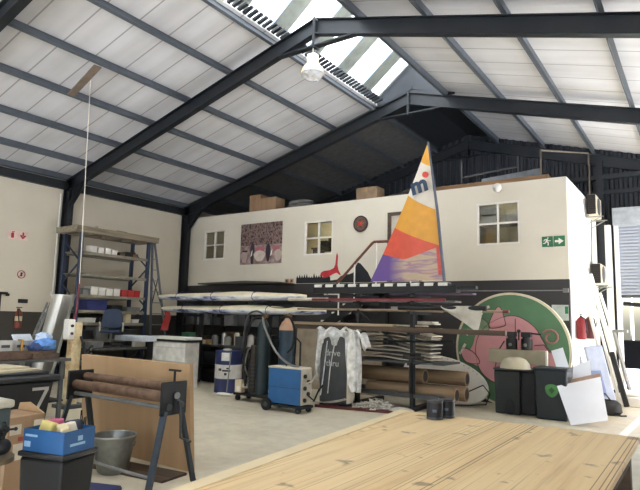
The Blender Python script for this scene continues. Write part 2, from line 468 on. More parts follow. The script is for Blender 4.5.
for i, (x0, x1, z0, z1) in enumerate(wins, 1):
    fr = B(); w = .036
    for x in (x0 + w / 2, (x0 + x1) / 2, x1 - w / 2): fr.box((x, YO + .05, (z0 + z1) / 2), (w, .07, z1 - z0))
    for z in (z0 + w / 2, (z0 + z1) / 2, z1 - w / 2): fr.box(((x0 + x1) / 2, YO + .05, z), (x1 - x0, .069, w))
    f = st(fr.obj('window_%d' % i, WHITE, smooth=0), ['white four-pane office window beside the poster', 'white four-pane office window with a lit room behind', 'white four-pane office window with boxes behind', 'small white window low in the dark band'][i - 1])
    p = B(); p.box(((x0 + x1) / 2, YO + .06, (z0 + z1) / 2), (x1 - x0 - .02, .006, z1 - z0 - .02)); p.obj('pane', GLASS, f, smooth=0)
x0, x1, z0, z1 = door
b = B()
for x in (x0 + .035, x1 - .035): b.box((x, YO + .04, (z0 + z1) / 2), (.07, .12, z1 - z0))
b.box(((x0 + x1) / 2, YO + .04, z1 - .035), (x1 - x0, .121, .07))
dr = st(b.obj('door_1', BROWNW, smooth=0), 'brown framed office door at the head of the stair')
b = B(); b.box(((x0 + x1) / 2, YO + .07, (z0 + z1) / 2 - .02), (x1 - x0 - .14, .04, z1 - z0 - .1)); b.obj('door_leaf', OFFW, dr, smooth=0)
# things behind the office glass
t = thing('added_tube', 'unseen glowing tube added to light the room behind the middle office window', 'lamp', (-8.3, 12.7, 4.40))  # unseen tube, added to make the middle window bright
b = B(); b.box((0, 0, .03), (1.2, .1, .06)); b.obj('housing', WHITE, t, smooth=0)
b = B(); b.cyl((-.56, 0, -.02), (.56, 0, -.02), .018); b.obj('tube', emit_mat((1, .93, .75), 32), t)
for x, nm, e in ((-3.5, 'unseen dim tube added to brighten the right office window from inside', 5), (-11.7, 'unseen dim tube added to brighten the left office window from inside', 5)):  # two more unseen tubes, added to lift the dark side panes
    t = thing('added_tube', nm, 'lamp', (x, 12.4, 4.40))
    b = B(); b.box((0, 0, .03), (.8, .1, .06)); b.obj('housing', WHITE, t, smooth=0)
    b = B(); b.cyl((-.36, 0, -.02), (.36, 0, -.02), .018); b.obj('tube', emit_mat((1, .96, .88), e), t)
k = 0
for (x, z, w, lab) in ((-3.75, 3.72, .34, 'upper white archive box left of the glazing bar'), (-3.75, 3.92, .34, 'top white archive box left of the glazing bar'), (-3.28, 3.72, .38, 'white archive box right of the glazing bar')):
    b = B(); b.box((x, 12.02, z + .085), (w, .3, .165)); b.box((x, 12.02, z + .15), (w + .02, .32, .03))
    tag(b.obj('archive_box', mat((186, 182, 174), .7, 0, .06), bevel=.004), lab, 'box', 'boxes behind the office window')
t = thing('shelf_board', 'shelf carrying white boxes behind the right office window', 'shelf', (-3.5, 12.05, 2.5))
b = B(); b.box((0, 0, 1.2), (.95, .4, .03)); b.obj('shelf', OFFW, t, smooth=0)
for sx in (-.45, .45):
    b = B(); b.box((sx, 0, .6), (.04, .36, 1.2)); b.obj('upright', OFFW, t, smooth=0)
t = thing('office_desk', 'desk with dark papers behind the lit office window', 'desk', (-8.1, 12.6, 2.5))
b = B(); b.box((0, 0, .98), (1.2, .6, .04)); b.obj('desktop', BROWNW, t, smooth=0)
for sx in (-.55, .55):
    b = B(); b.box((sx, 0, .48), (.05, .5, .96)); b.obj('leg', BROWNW, t, smooth=0)
for i, (x, w, h) in enumerate(((-8.42, .22, .2), (-8.15, .2, .28), (-7.86, .24, .24))):
    b = B(); b.box((x, 12.55, 3.5 + h / 2), (w, .2, h)); b.box((x, 12.44, 3.5 + h * .55), (w * .7, .01, h * .5))
    tag(b.obj('desk_file', [DGREY, BROWNW, OFFW][i], bevel=.005), ['dark file box on the lit office desk, leftmost', 'brown file box in the middle of the lit office desk', 'pale file box on the lit office desk, rightmost'][i], 'box', 'files on the office desk')

# office front: poster, plaque, sign, globe, mural
def poster_mat():
    m, nt, p = newmat('poster_print'); o = sep(nt, coord(nt))
    v = nt.nodes.new('ShaderNodeTexVoronoi'); v.inputs['Scale'].default_value = 15; nt.links.new(coord(nt), v.inputs['Vector'])
    n = noise(nt, 7, 5)
    up = ramp(nt, noise(nt, 1.0, 7, coord(nt, (17, 9, 11)), .7), [(.4, lin((30, 22, 24))), (.48, lin((92, 70, 68))), (.54, lin((150, 128, 118))), (.6, lin((66, 46, 46)))])
    lowc = ramp(nt, n, [(.35, lin((112, 88, 84))), (.65, lin((166, 146, 138)))])
    z = math_(nt, 'GREATER_THAN', o[2], .52)
    nt.links.new(mixc(nt, z, lowc, up), p.inputs['Base Color']); p.inputs['Roughness'].default_value = .4; return m
t = thing('wall_poster', 'large pink and brown picture print on the office wall', 'poster', (-9.95, YO - .02, 3.05))
b = B(); b.box((0, 0, .565), (1.46, .03, 1.13)); b.obj('canvas', poster_mat(), t, bevel=.004)
PINK = mat((166, 98, 106), .6, 0, .15, 12)
for i, (x, z, w, h, m) in enumerate(((-.02, .38, .34, .2, PINK), (.55, .4, .26, .14, PINK), (-.28, .3, .15, .62, mat((52, 42, 50), .6)), (.28, .3, .16, .5, mat((48, 40, 52), .6)), (-.02, .22, .4, .3, mat((196, 184, 172), .6)), (-.55, .36, .2, .06, mat((34, 26, 26), .6)), (.62, .22, .24, .32, mat((178, 160, 150), .6)), (-.58, .2, .22, .3, mat((170, 150, 142), .6)))):
    pl = [(x + w / 2 * math.cos(a) * (1 + .15 * math.sin(3 * a)), z + h / 2 * math.sin(a)) for a in [2 * math.pi * q / 18 for q in range(18)]]
    b = B(); b.prism(pl, .002 + i * .0005, FACE(0, -.0155, 0)); b.obj('printed_shape', m, t, smooth=0)
for x, rr in ((-.34, 1), (.3, -1), (.36, 1)):
    b = B(); b.prism([(0, 0), (.06, .02), (.12, .16), (.06, .12)], .004, MX((x, -.017, .2), (rr, 0, 0.3), (0, 0, 1))); b.obj('printed_shape', WHITE, t, smooth=0)
t = thing('wall_plaque', 'round dark plaque with red emblem on the office wall', 'plaque', (-6.81, YO, 3.92))
b = B(); b.cyl((0, 0, 0), (0, -.035, 0), .2, seg=36); b.obj('disc', mat((44, 32, 26), .4), t)
b = B(); b.cyl((0, -.035, 0), (0, -.04, 0), .165, seg=36); b.obj('face', mat((92, 74, 62), .5, 0, .5, 14), t)
b = B()
for a in (0, 50, 130, 180, 230, 310): b.bar((0, -.043, .0), (.11 * math.cos(R(a)), -.043, .09 * math.sin(R(a))), .03, .006)
b.ball((0, -.042, 0), .06, (1.1, .15, .8)); b.obj('emblem', mat((186, 60, 40), .5, 0, .2), t)
GREEN = mat((30, 106, 62), .5, 0, .05)
t = thing('exit_sign', 'green and white running man exit sign with arrow', 'sign', (-2.41, YO, 3.13))
for x in (-.112, .112):
    b = B(); b.box((x, -.006, .11), (.205, .012, .21)); b.obj('plate', GREEN, t, smooth=0)
FM = FACE(0, -.013, 0)
b = B()
b.prism([(.03, .09), (.1, .09), (.1, .045), (.19, .11), (.1, .175), (.1, .13), (.03, .13)], .003, FM)
b.obj('arrow', WHITE, t, smooth=0)
b = B()
b.prism([(-.1 + .014 * math.cos(a), .182 + .014 * math.sin(a)) for a in [2 * math.pi * q / 12 for q in range(12)]], .003, FM)
for pl in ([(-.135, .165), (-.1, .16), (-.115, .105), (-.145, .11)], [(-.145, .112), (-.118, .106), (-.155, .07), (-.195, .068), (-.195, .082), (-.165, .085)], [(-.14, .118), (-.112, .118), (-.082, .09), (-.09, .03), (-.108, .03), (-.104, .08)], [(-.135, .166), (-.17, .155), (-.185, .12), (-.172, .115), (-.158, .142), (-.13, .15)], [(-.11, .16), (-.085, .13), (-.05, .135), (-.05, .12), (-.095, .115), (-.12, .14)]):
    b.prism(pl, .003, FM)
b.obj('running_man', WHITE, t, smooth=0)
t = thing('globe_lamp', 'small white globe lamp high on the office wall', 'lamp', (-3.46, YO, 4.42))
b = B(); b.cyl((0, 0, 0), (0, -.05, 0), .06); b.obj('base', GREY, t)
b = B(); b.ball((0, -.12, 0), .095); b.obj('globe', WHITE, t)
# painted silhouettes on the wall
random.seed(3)
pl = [(.14, 0)]; x = .14
while x < 1.15:
    h = random.uniform(.18, .27); pl += [(x + .004, .14), (x + .02, h * .82), (x + .035, h), (x + .05, h * .8), (x + .07, .14)]; x += .075
pl += [(1.2, .06), (1.4, .08), (1.5, .16), (1.6, .2), (1.75, .2), (1.86, .24), (1.93, .4), (1.98, .48), (2.06, .45), (2.26, .24), (2.36, .06), (2.4, 0)]
b = B(); b.prism(pl, .004, FACE(-8.86, YO - .001, 2.5)); tag(b.obj('wall_mural', mat((26, 27, 30), .7), smooth=0), 'black treeline and hill painted along the office wall', 'mural')
pl = [(0, .05), (.03, .13), (.1, .17), (.3, .19), (.42, .24), (.455, .32), (.475, .52), (.5, .6), (.53, .52), (.52, .3), (.55, .18), (.62, .08), (.6, .06), (.5, .12), (.42, .1), (.3, .05), (.16, .0), (.08, .0), (.1, .05)]
b = B(); b.prism(pl, .006, FACE(-7.98, YO - .001, 2.62) @ Matrix.Diagonal((1.0, 1.05, 1, 1))); tag(b.obj('wall_silhouette', mat((178, 40, 48), .6), smooth=0), 'red animal shape with upright tail on the office wall', 'mural')
t = thing('small_picture', 'pair of small brown squares at the left end of the treeline', 'picture', (-8.93, YO, 2.51))
for x in (-.09, .07):
    b = B(); b.box((x, -.008, .06), (.12, .016, .11)); f = b.obj('panel', mat((170, 130, 100), .6), t, smooth=0)
    b = B(); b.cyl((x, -.016, .06), (x, -.02, .06), .03); b.obj('spot', mat((60, 44, 38), .6), f)
t = thing('notice_board', 'pale notice sign with green strip beside the big pig disc', 'sign', (-2.32, YO, 1.72))
b = B(); b.box((0, -.01, .12), (.3, .02, .3)); b.obj('board', mat((176, 186, 178), .5), t, smooth=0)
b = B(); b.box((.12, -.022, .17), (.06, .004, .14)); b.obj('strip', GREEN, t, smooth=0)
b = B(); b.tube([(-5, YO - .03, 2.27), (-2.2, YO - .03, 2.27)], .012, 6); b.box((-2.2, YO - .04, 2.27), (.1, .06, .08)); tag(b.obj('wall_conduit', GREY), 'thin grey conduit along the dark office band', 'conduit')

# stair to the office
t = thing('office_stair', 'steep stair with brown handrail climbing to the office door', 'stair', (-7.6, 11.35, 0))
n = 9
for yy in (-.24, .26):
    b = B(); b.bar((-1.0, yy, .65), (1.55, yy, 2.35), .05, .22); b.obj('stringer', DARK, t, smooth=0)
for i in range(n):
    b = B(); b.box((-1.0 + i * .3, 0, .78 + i * .195), (.26, .46, .04)); b.obj('tread', WHITE if i > 3 else GREY, t, smooth=0)
b = B(); b.box((2.0, .01, 2.38), (.95, .5, .08)); b.obj('landing', DGREY, t, smooth=0)
b = B(); b.tube([(.25, -.27, 2.2), (.55, -.27, 2.45), (1.45, -.27, 3.33), (1.5, -.27, 3.36), (2.45, -.27, 3.34)], .032, 8); b.obj('handrail', mat((104, 62, 42), .5), t)
for x, z0, z1 in ((.58, 1.7, 2.5), (1.0, 2.0, 2.9), (1.56, 2.4, 3.36), (2.4, 2.4, 3.34)):
    b = B(); b.cyl((x, -.27, z0), (x, -.27, z1), .017, seg=8); b.obj('baluster', WHITE, t)
for x in (1.6, 2.4):
    b = B(); b.box((x, .2, 1.17), (.06, .06, 2.34)); b.obj('post', DARK, t, smooth=0)
b = B(); b.box((-1.0, 0, .32), (.28, .5, .64)); b.obj('plinth', DARK, t, smooth=0)
# canopy over the ground floor at left
b = B(); b.prism([(0, 0), (2.85, 0), (2.85, .03), (1.7, .075), (.0, .035)], .7, FACE(-11.6, YO - .001, 2.47)); tag(b.obj('shop_canopy', mat((70, 66, 60), .6), smooth=0), 'low dark canopy over the ground-floor front behind the kayaks', 'canopy')

# things on the office roof
def crate(name, c, d, m, lab, cat='box', group=None, rz=0, lid=None):
    t = thing(name, lab, cat, (c[0], c[1], c[2]), rz, group)
    b = B(); b.box((0, 0, d[2] / 2), d); b.obj('carton', m, t, bevel=.006)
    b = B(); b.box((0, 0, d[2] + .001), (.05, d[1] * 1.002, .003)); b.box((0, -d[1] / 2 - .001, d[2] * .85), (.05, .003, d[2] * .3)); b.obj('tape', mat((150, 112, 76), .4), t, smooth=0)
    return t
crate('carton_box', (-10.5, 12.2, OZ), (.42, .4, .55), CARD, 'taller cardboard box on the office roof', group='boxes on the office roof')
crate('carton_box', (-9.98, 12.15, OZ), (.58, .4, .42), CARD, 'wider cardboard box on the office roof, beside the grey bundle', group='boxes on the office roof')
crate('carton_box', (-6.9, 12.3, OZ), (.6, .4, .4), mat((128, 106, 82), .8), 'brown box on the office roof left of the sail', group='boxes on the office roof')
t = thing('padded_bundle', 'stack of pale grey padded rolls on the office roof', 'bundle', (-9.15, 12.4, OZ))
for i in range(3):
    b = B(); b.ball((0, 0, .075 + i * .1), .5, (1 - .1 * i, .5, .13)); b.obj('roll', mat((128, 126, 122), .8), t)
b = B(); b.ball((-6.1, 12.4, OZ + .1), .35, (1.2, .6, .3)); b.ball((-5.8, 12.35, OZ + .2), .2, (1.2, .6, .4)); tag(b.obj('dark_bundle', mat((62, 56, 52), .9)), 'dark lumpy bundle on the office roof behind the sail', 'bundle')
b = B(); b.box((-3.75, 11.95, OZ + .06), (2.5, .25, .12)); tag(b.obj('roof_plank', PLANK, bevel=.005), 'long brown timber along the office roof edge right of the sail', 'plank')
b = B(); b.box((-3.4, 12.35, OZ + .2), (1.3, .03, .36), (R(-20), R(-4), 0)); b.box((-3.4, 12.3, OZ + .02), (1.2, .2, .04)); tag(b.obj('steel_sheet', mat((112, 116, 120), .4), smooth=0), 'grey sheet leaning behind the roof timber', 'panel')
b = B(); b.tube([(-2.7, 12.1, OZ), (-2.7, 12.1, 5.25), (-2.2, 14.9, 5.85), (-2.2, 14.9, OZ)], .022, 6); tag(b.obj('pipe_frame', mat((108, 96, 82), .6)), 'thin rusty pipe frame standing on the office roof corner', 'pipe')
b = B(); b.bar((-4.6, 12.6, 4.56), (-4.6, 12.6, 5.4), .04); b.bar((-3.3, 12.6, 4.56), (-3.3, 12.6, 5.35), .03); b.bar((-4.6, 12.6, 5.0), (-3.3, 12.6, 5.1), .04); tag(b.obj('roof_rail', DGREY, smooth=0), 'dark rail on the office roof behind the timber', 'rail')

# air conditioners on the side wall
for i, (y, z, lab) in enumerate(((13.75, 4.04, 'upper air conditioner unit on the white side wall'), (14.1, 2.5, 'lower air conditioner unit on the white side wall'))):
    t = thing('air_conditioner', lab, 'air conditioner', (OX1, y, z), 0, 'air conditioners on the side wall')
    b = B(); b.box((.13, .42, .29), (.2, .8, .46)); b.obj('casing', mat((184, 174, 150), .5), t, bevel=.012)
    b = B(); b.box((.13, .015, .29), (.19, .012, .44)); g = b.obj('side_grille', mat((26, 22, 20), .7), t, smooth=0)
    b = B()
    for q in range(8): b.box((.13, .006, .12 + q * .05), (.18, .01, .012))
    b.obj('louvre', mat((44, 38, 34), .7), g, smooth=0)
    b = B(); b.lathe([(.02, 0), (.19, 0), (.2, .02), (.17, .03)], (.22, .4, .29), 24, Euler((0, R(90), 0)).to_matrix()); b.obj('fan_grille', DGREY, t)
    for yy in (.12, .72):
        b = B(); b.tube([(0, yy, .02), (.36, yy, .02)], .014, 6); b.tube([(0, yy, -.16), (.3, yy, .01)], .01, 6); b.obj('bracket', GALV, t)
    b = B(); b.tube([(.06, .1, .1), (.05, 0, .02), (.03, -.1, -.0), (.02, -.16, .25), (.01, -.16, .4)], .014, 6); b.tube([(.06, .5, .02), (.05, .5, -.4), (.03, .55, -.8), (.02, .5, -1.2 if i == 0 else -.9)], .016, 6); b.obj('pipework', GREY, t)

# roller door in the back wall
t = st(thing('door_2', 'half-raised grey roller shutter in the back wall', 'door', (-1.72, YB - .12, 0)))
b = B()
for i in range(24): b.cyl((.05, 0, 2.4 + i * .08), (3.25, 0, 2.4 + i * .08), .042, seg=8)
b.obj('shutter', mat((160, 166, 178), .4, .3, .05), t)
b = B(); b.box((1.65, -.05, 4.28), (3.4, .42, .42)); b.obj('shutter_housing', mat((150, 154, 158), .5), t, smooth=0)
for x in (0.0, 3.32):
    b = B(); b.box((x, -.02, 2.05), (.1, .12, 4.1)); b.obj('guide_rail', WHITE, t, smooth=0)
b = B(); b.box((1.65, 0, 2.34), (3.25, .06, .08)); b.obj('bottom_bar', DGREY, t, smooth=0)
b = B(); b.box((-1.9, YB - .2, 2.1), (.14, .1, 4.0)); tag(b.obj('steel_post', WHITE, smooth=0), 'white painted post left of the roller shutter', 'post')
# bollard lamp outside
t = thing('yard_post', 'black box on a pale post outside the open shutter', 'post', (-1.72, 18.2, -.11))
b = B(); b.cyl((0, 0, 0), (0, 0, .5), .05); b.cyl((0, 0, 1.3), (0, 0, 3.2), .045); b.obj('post', OFFW, t)
b = B(); b.box((0, 0, .95), (.52, .4, .78), top=(.85, .9)); mb = mat((5, 5, 6), .9); mb.node_tree.nodes['Principled BSDF'].inputs['Specular IOR Level'].default_value = .05; b.obj('box', mb, t, bevel=.03, seg=2)
b = B(); b.cyl((0, 0, 0), (0, 0, .04), .16); b.obj('base', GREY, t)

# ------------------------------------------------------------------ left wall fittings
def WL(y, z): return MX((XL, y, z), (0, 1, 0), (0, 0, 1))      # plane on left wall, x->+Y ; normal +X
for i, y in enumerate((6.55, 6.79)):
    t = thing('fire_sign', ['red and white fire extinguisher sign on the left wall', 'red and white down-arrow sign on the left wall'][i], 'sign', (0, 0, 0), 0, 'fire signs on the left wall')
    b = B(); b.prism([(-.11, -.1), (.11, -.1), (.11, .1), (-.11, .1)], .006, WL(y, 3.34)); b.obj('plate', mat((216, 186, 176), .6), t, smooth=0)
    b = B(); b.prism([(-.11, -.1), (.11, -.1), (.11, .1), (-.11, .1)], .003, WL(y, 3.34) @ Matrix.Translation((0, 0, .0055)) @ Matrix.Scale(.999, 4)) if False else None
    if i == 0: pls = [[(-.03, -.075), (.03, -.075), (.035, .02), (.015, .05), (-.015, .05), (-.035, .02)], [(-.02, .055), (.045, .055), (.045, .075), (-.02, .075)]]
    else: pls = [[(-.018, .08), (.018, .08), (.018, -.01), (-.018, -.01)], [(-.075, .0), (-.04, .02), (0, -.03), (.04, .02), (.075, .0), (0, -.08)]]
    b = B()
    for p in pls: b.prism(p, .003, WL(y, 3.34) @ Matrix.Translation((0, 0, .0062)))
    b.obj('symbol', mat((150, 44, 44), .6), t, smooth=0)
t = thing('round_sign', 'round prohibition sign on the left wall', 'sign', (XL, 6.83, 2.45))
b = B(); b.cyl((0, 0, 0), (.008, 0, 0), .095, seg=28); b.obj('plate', mat((206, 186, 176), .6), t)
b = B(); b.tube([(.01, .085 * math.cos(a), .085 * math.sin(a)) for a in [2 * math.pi * q / 24 for q in range(25)]], .009, 6); b.bar((.01, -.06, -.06), (.01, .06, .06), .016, .008); b.obj('ring', mat((130, 60, 60), .6), t)
b = B(); b.box((.009, 0, 0), (.004, .04, .09)); b.obj('symbol', DARK, t, smooth=0)
t = thing('vent_plate', 'small black plate on the left wall above the dado', 'vent', (XL, 6.92, 1.84))
b = B(); b.box((.015, 0, 0), (.03, .22, .09)); b.obj('plate', BLACK, t, bevel=.004)
b = B(); b.box((.032, 0, 0), (.004, .18, .012)); b.obj('slot', DGREY, t, smooth=0)
def extinguisher(loc, m, lab, h=.42, r=.075, band=True):
    t = thing('fire_extinguisher', lab, 'fire extinguisher', loc, 0, 'fire extinguishers')
    b = B(); b.lathe([(r * .8, 0), (r, .02), (r, h * .8), (r * .6, h * .95), (r * .3, h)]); b.obj('cylinder', m, t)
    b = B(); b.cyl((0, 0, h), (0, 0, h + .03), .02); b.box((.0, 0, h + .05), (.03, .12, .02)); b.obj('valve', DARK, t)
    b = B(); b.tube([(0, -.04, h + .02), (r, -.06, h * .9), (r + .02, -.04, h * .5), (r + .01, -.02, h * .3)], .012, 6); b.obj('hose', BLACK, t)
    if band:
        b = B(); b.cyl((0, 0, h * .4), (0, 0, h * .65), r + .002, cap=False); b.obj('label_band', CREAM, t)
extinguisher((XL + .078, 6.82, 1.22), mat((116, 52, 40), .5), 'red fire extinguisher hanging on the dado of the left wall')
extinguisher((OX1 + .1, 12.2, 1.33), mat((128, 24, 32), .5), 'bright red fire extinguisher on the white side wall', .44, .09, False)
extinguisher((OX1 + .1, 13.2, 1.33), MAROON, 'dark maroon fire extinguisher, second along the white side wall', .46, .1, False)
t = thing('wall_bracket', 'dark angled bracket at the far left of the left wall', 'bracket', (XL, 6.38, 1.6))
b = B(); b.bar((.04, 0, 0), (.04, 0, .42), .05); b.bar((.04, 0, .4), (.04, .16, .4), .05); b.obj('arm', DARK, t, smooth=0)
b = B(); b.cyl((.04, .14, .37), (.04, .2, .37), .03); b.obj('nozzle', DARK, t)

# ------------------------------------------------------------------ pallet shelf against left wall
SX0, SX1, SY0, SY1 = -12.66, -12.0, 7.64, 9.58
t = thing('storage_rack', 'tall blue steel storage rack against the left wall', 'shelving', ((SX0 + SX1) / 2, (SY0 + SY1) / 2, 0))
hx, hy = (SX1 - SX0) / 2, (SY1 - SY0) / 2
for sx in (-1, 1):
    for sy in (-1, 1):
        b = B(); b.box((sx * hx, sy * hy, 1.74), (.07, .08, 3.48)); b.obj('upright', RACKBLUE, t, smooth=0)
for sy in (-1, 1):
    b = B(); z = .3; s = 1
    while z < 3.0:
        b.bar((-hx * s, sy * hy, z), (hx * s, sy * hy, z + .5), .03); z += .5; s = -s
    b.obj('brace', RACKBLUE, t, smooth=0)
LV = [.45, .98, 1.37, 1.66, 2.02, 2.52, 3.03]
for z in LV:
    b = B()
    b.box((0, 0, z), (2 * hx, 2 * hy, .025)); s = b.obj('shelf', DECKW, t, smooth=0)
    b = B(); b.box((hx + .01, 0, z - .02), (.04, 2 * hy, .07)); b.box((-hx - .01, 0, z - .02), (.04, 2 * hy, .07)); b.obj('beam', mat((128, 122, 108), .6), s, smooth=0)
b = B()
for i in range(4): b.box((-hx + .0 + i * .225, .02, 3.60), (.215, 2.36, .05))
for yy in (-1.1, -.5, .1, .7, 1.15): b.box((0, yy, 3.53), (.86, .12, .09))
for xx in (-.4, .4): b.box((xx, .02, 3.53), (.05, 2.36, .09))
b.obj('top_deck', DECKW, t, smooth=0)
def rbox(x, y, z, d, m, lab, name='storage_box', cat='box', group='boxes on the blue rack', lid=None):
    t = thing(name, lab, cat, (x, y, z), 0, group)
    b = B(); b.box((0, 0, d[2] / 2), d, top=(1.06, 1.04)); b.obj('body', m, t, bevel=.006)
    b = B(); b.box((0, 0, d[2]), (d[0] * 1.1, d[1] * 1.08, .02)); b.obj('lid', lid or m, t, bevel=.004)
    return t
WB = mat((212, 208, 200), .6, 0, .05); RB = mat((164, 44, 46), .5)
for i in range(4): rbox(-12.15, 8.02 + i * .19, 3.043, (.22, .15, [.16, .13, .15, .12][i]), WB, ['first', 'second', 'third', 'last'][i] + ' white tub from the left on the top inner shelf of the rack', group='white tubs on the upper rack shelf')
for i in range(3): rbox(-12.2, 8.86 + i * .2, 3.043, (.2, .15, .09 + .03 * (i % 2)), [BROWNW, DARK, RUST][i], ['brown', 'black', 'rusty'][i] + ' small box right of the white tubs on the upper rack shelf')
for i in range(5): rbox(-12.18, 7.9 + i * .21, 2.033, (.26, .185, [.14, .2, .19, .17, .19][i]), [GREY, WB, WB, WB, WB][i], ['grey box at the left end', 'white box next to the grey one', 'middle white box', 'white box left of the last', 'white box beside the red ones'][i] + ' on the mid rack shelf')
for i in range(3): rbox(-12.15, 8.94 + i * .19, 2.033, (.28, .17, .16), RB, ['left', 'middle', 'right'][i] + ' red box on the mid rack shelf', group='red boxes on the rack')
rbox(-12.22, 8.2, 1.673, (.4, .52, .24), mat((36, 44, 96), .5), 'deep blue crate on the rack shelf below the white boxes', name='crate')
rbox(-12.2, 8.75, 1.673, (.35, .3, .13), DARK, 'low dark box right of the blue crate on the rack')
rbox(-12.2, 9.25, 1.673, (.35, .4, .1), GREY, 'flat grey box at the right end below the red boxes')
rbox(-12.2, 8.05, 1.383, (.3, .3, .1), WB, 'flat white box on the rack shelf under the blue crate')
rbox(-12.2, 8.5, 1.383, (.3, .35, .13), DARK, 'black box on the rack shelf under the low dark box')
rbox(-12.12, 9.1, 1.383, (.2, .16, .24), CREAM, 'upright cream box on the lower rack shelf')
rbox(-12.2, 9.35, 1.383, (.3, .2, .08), WB, 'flat white box at the right end of the lower rack shelf')
for i in range(4): rbox(-12.2, 7.95 + i * .42, .993, (.4, .34, [.2, .28, .16, .22][i]), [DARK, GREY, mat((54, 52, 48), .6), DGREY][i], ['black', 'grey', 'brown-black', 'dark grey'][i] + ' bin low on the blue rack', name='parts_bin', group='bins low on the rack')
for i, (y, d, m, lab) in enumerate(((7.85, (.5, .6, .03), WB, 'white sheet lying on the rack top at its left end'), (8.3, (.14, .2, .1), OFFW, 'small pale block on the rack top'), (8.85, (.3, .3, .06), BROWNW, 'flat brown block in the middle of the rack top'), (9.5, (.4, .28, .04), mat((140, 84, 66), .7), 'reddish flat block at the right end of the rack top'))):
    b = B(); b.box((-12.3, y, 3.626 + d[2] / 2), (min(d[0], .4), d[1], d[2])); tag(b.obj('loose_board', m, bevel=.004), lab, 'board', 'loose pieces on the rack top')
# tapered ladder beside it
t = thing('fruit_ladder', 'tall tapering steel ladder beside the blue rack', 'ladder', (-11.86, 9.92, 0))
A0, A1, T0, T1 = Vector((.1, -.26, 0)), Vector((.1, .42, 0)), Vector((-.1, -.26, 3.55)), Vector((-.1, -.2, 3.55))
for a, c in ((A0, T0), (A1, T1)):
    b = B(); b.bar(a, c, .045); b.obj('rail', mat((88, 92, 98), .5, .3), t, smooth=0)
for i in range(11):
    f = .06 + i * .08; b = B(); b.cyl(A0.lerp(T0, f), A1.lerp(T1, f), .014, seg=8); b.obj('rung', GALV, t)
b = B(); b.bar(A0.lerp(T0, .5), A1.lerp(T1, .74), .02); b.bar(A1.lerp(T1, .5), A0.lerp(T0, .74), .02); b.obj('brace', DGREY, t, smooth=0)

# ------------------------------------------------------------------ kayaks and the long-goods rack
def hull_secs(L, W, Hh, nose=.36, n=26):
    out = []
    for i in range(n + 1):
        u = i / n; s = max(.03, math.sin(math.pi * min(1, max(0, u))) ** nose)
        out.append((L * (u - .5), W * s, Hh * (.45 + .55 * s)))
    return out
def kayak(lab, loc, L, deckm, hullm, cock):
    t = thing('kayak', lab, 'kayak', loc, R(1), 'kayaks stored on the long-goods rack')
    S = hull_secs(L, .27, .1)
    for part, m, a0, a1 in (('hull', hullm, math.pi, 2 * math.pi), ('deck', deckm, 0, math.pi)):
        b = B(); k = 10; rows = []
        for (x, w, h) in S:
            hh = h if part == 'hull' else h * (.9 + .35 * math.exp(-((x - L * .12) / (L * .16)) ** 2))
            rows.append([b.bm.verts.new((x, w * math.cos(a0 + (a1 - a0) * q / k), .1 + hh * math.sin(a0 + (a1 - a0) * q / k) + (.03 if part == 'deck' else 0) * 0)) for q in range(k + 1)])
        for i in range(len(rows) - 1):
            for q in range(k): b.bm.faces.new((rows[i][q], rows[i][q + 1], rows[i + 1][q + 1], rows[i + 1][q]))
        b.bm.faces.new(rows[0]); b.bm.faces.new(rows[-1])
        b.obj(part, m, t, smooth=60)
    if cock is not None:
        b = B(); b.lathe([(.0, 0), (.2, .0), (.22, .02), (.2, .03), (.17, .01), (.15, -.01)], (cock, -.06, .205), 24, Euler((R(28), 0, 0)).to_matrix(), 1.7, .7); b.obj('cockpit', BLACK, t)
    for x in (-L * .3, -L * .05, L * .22):
        b = B(); b.tube([(x, .27 * math.cos(a), .1 + .125 * math.sin(a)) for a in [math.pi * 2 * q / 20 for q in range(21)]], .008, 5)
        b.obj('strap', mat((60, 52, 110), .5), t)
    return t
def wrap_hull_mat():
    m, nt, p = newmat('blue_white_wrapped_hull'); n = noise(nt, 1.0, 5, coord(nt, (1.8, 6, 6)), .6)
    nt.links.new(ramp(nt, n, [(.36, lin((58, 60, 110))), (.44, lin((150, 164, 200))), (.56, lin((232, 234, 238)))]), p.inputs['Base Color'])
    p.inputs['Roughness'].default_value = .2; bump(nt, p, n, .4, .02); return m
HULLM = wrap_hull_mat()
DECKM = rust_mat('cream_deck', (206, 192, 160), (226, 216, 192), .35, 0, 3)
kayak('upper cream kayak with shiny blue-white wrapped hull', (-9.33, 9.75, 1.965), 4.65, DECKM, HULLM, None)
kayak('lower cream kayak with dark cockpit under the upper one', (-9.0, 9.75, 1.66), 5.0, DECKM, HULLM, 1.4)
b = B()
def flag(u, v): return (-11.28 + .16 * (u - .5) * (1 + v) + .03 * math.sin(v * 6), 9.66 + .05 * math.sin(u * 7 + v * 3), 1.72 - .5 * v)
b.sheet(flag, 8, 12, .006); tag(b.obj('warning_flag', RED), 'red cloth flag hanging from the left tip of the lower kayak', 'flag')

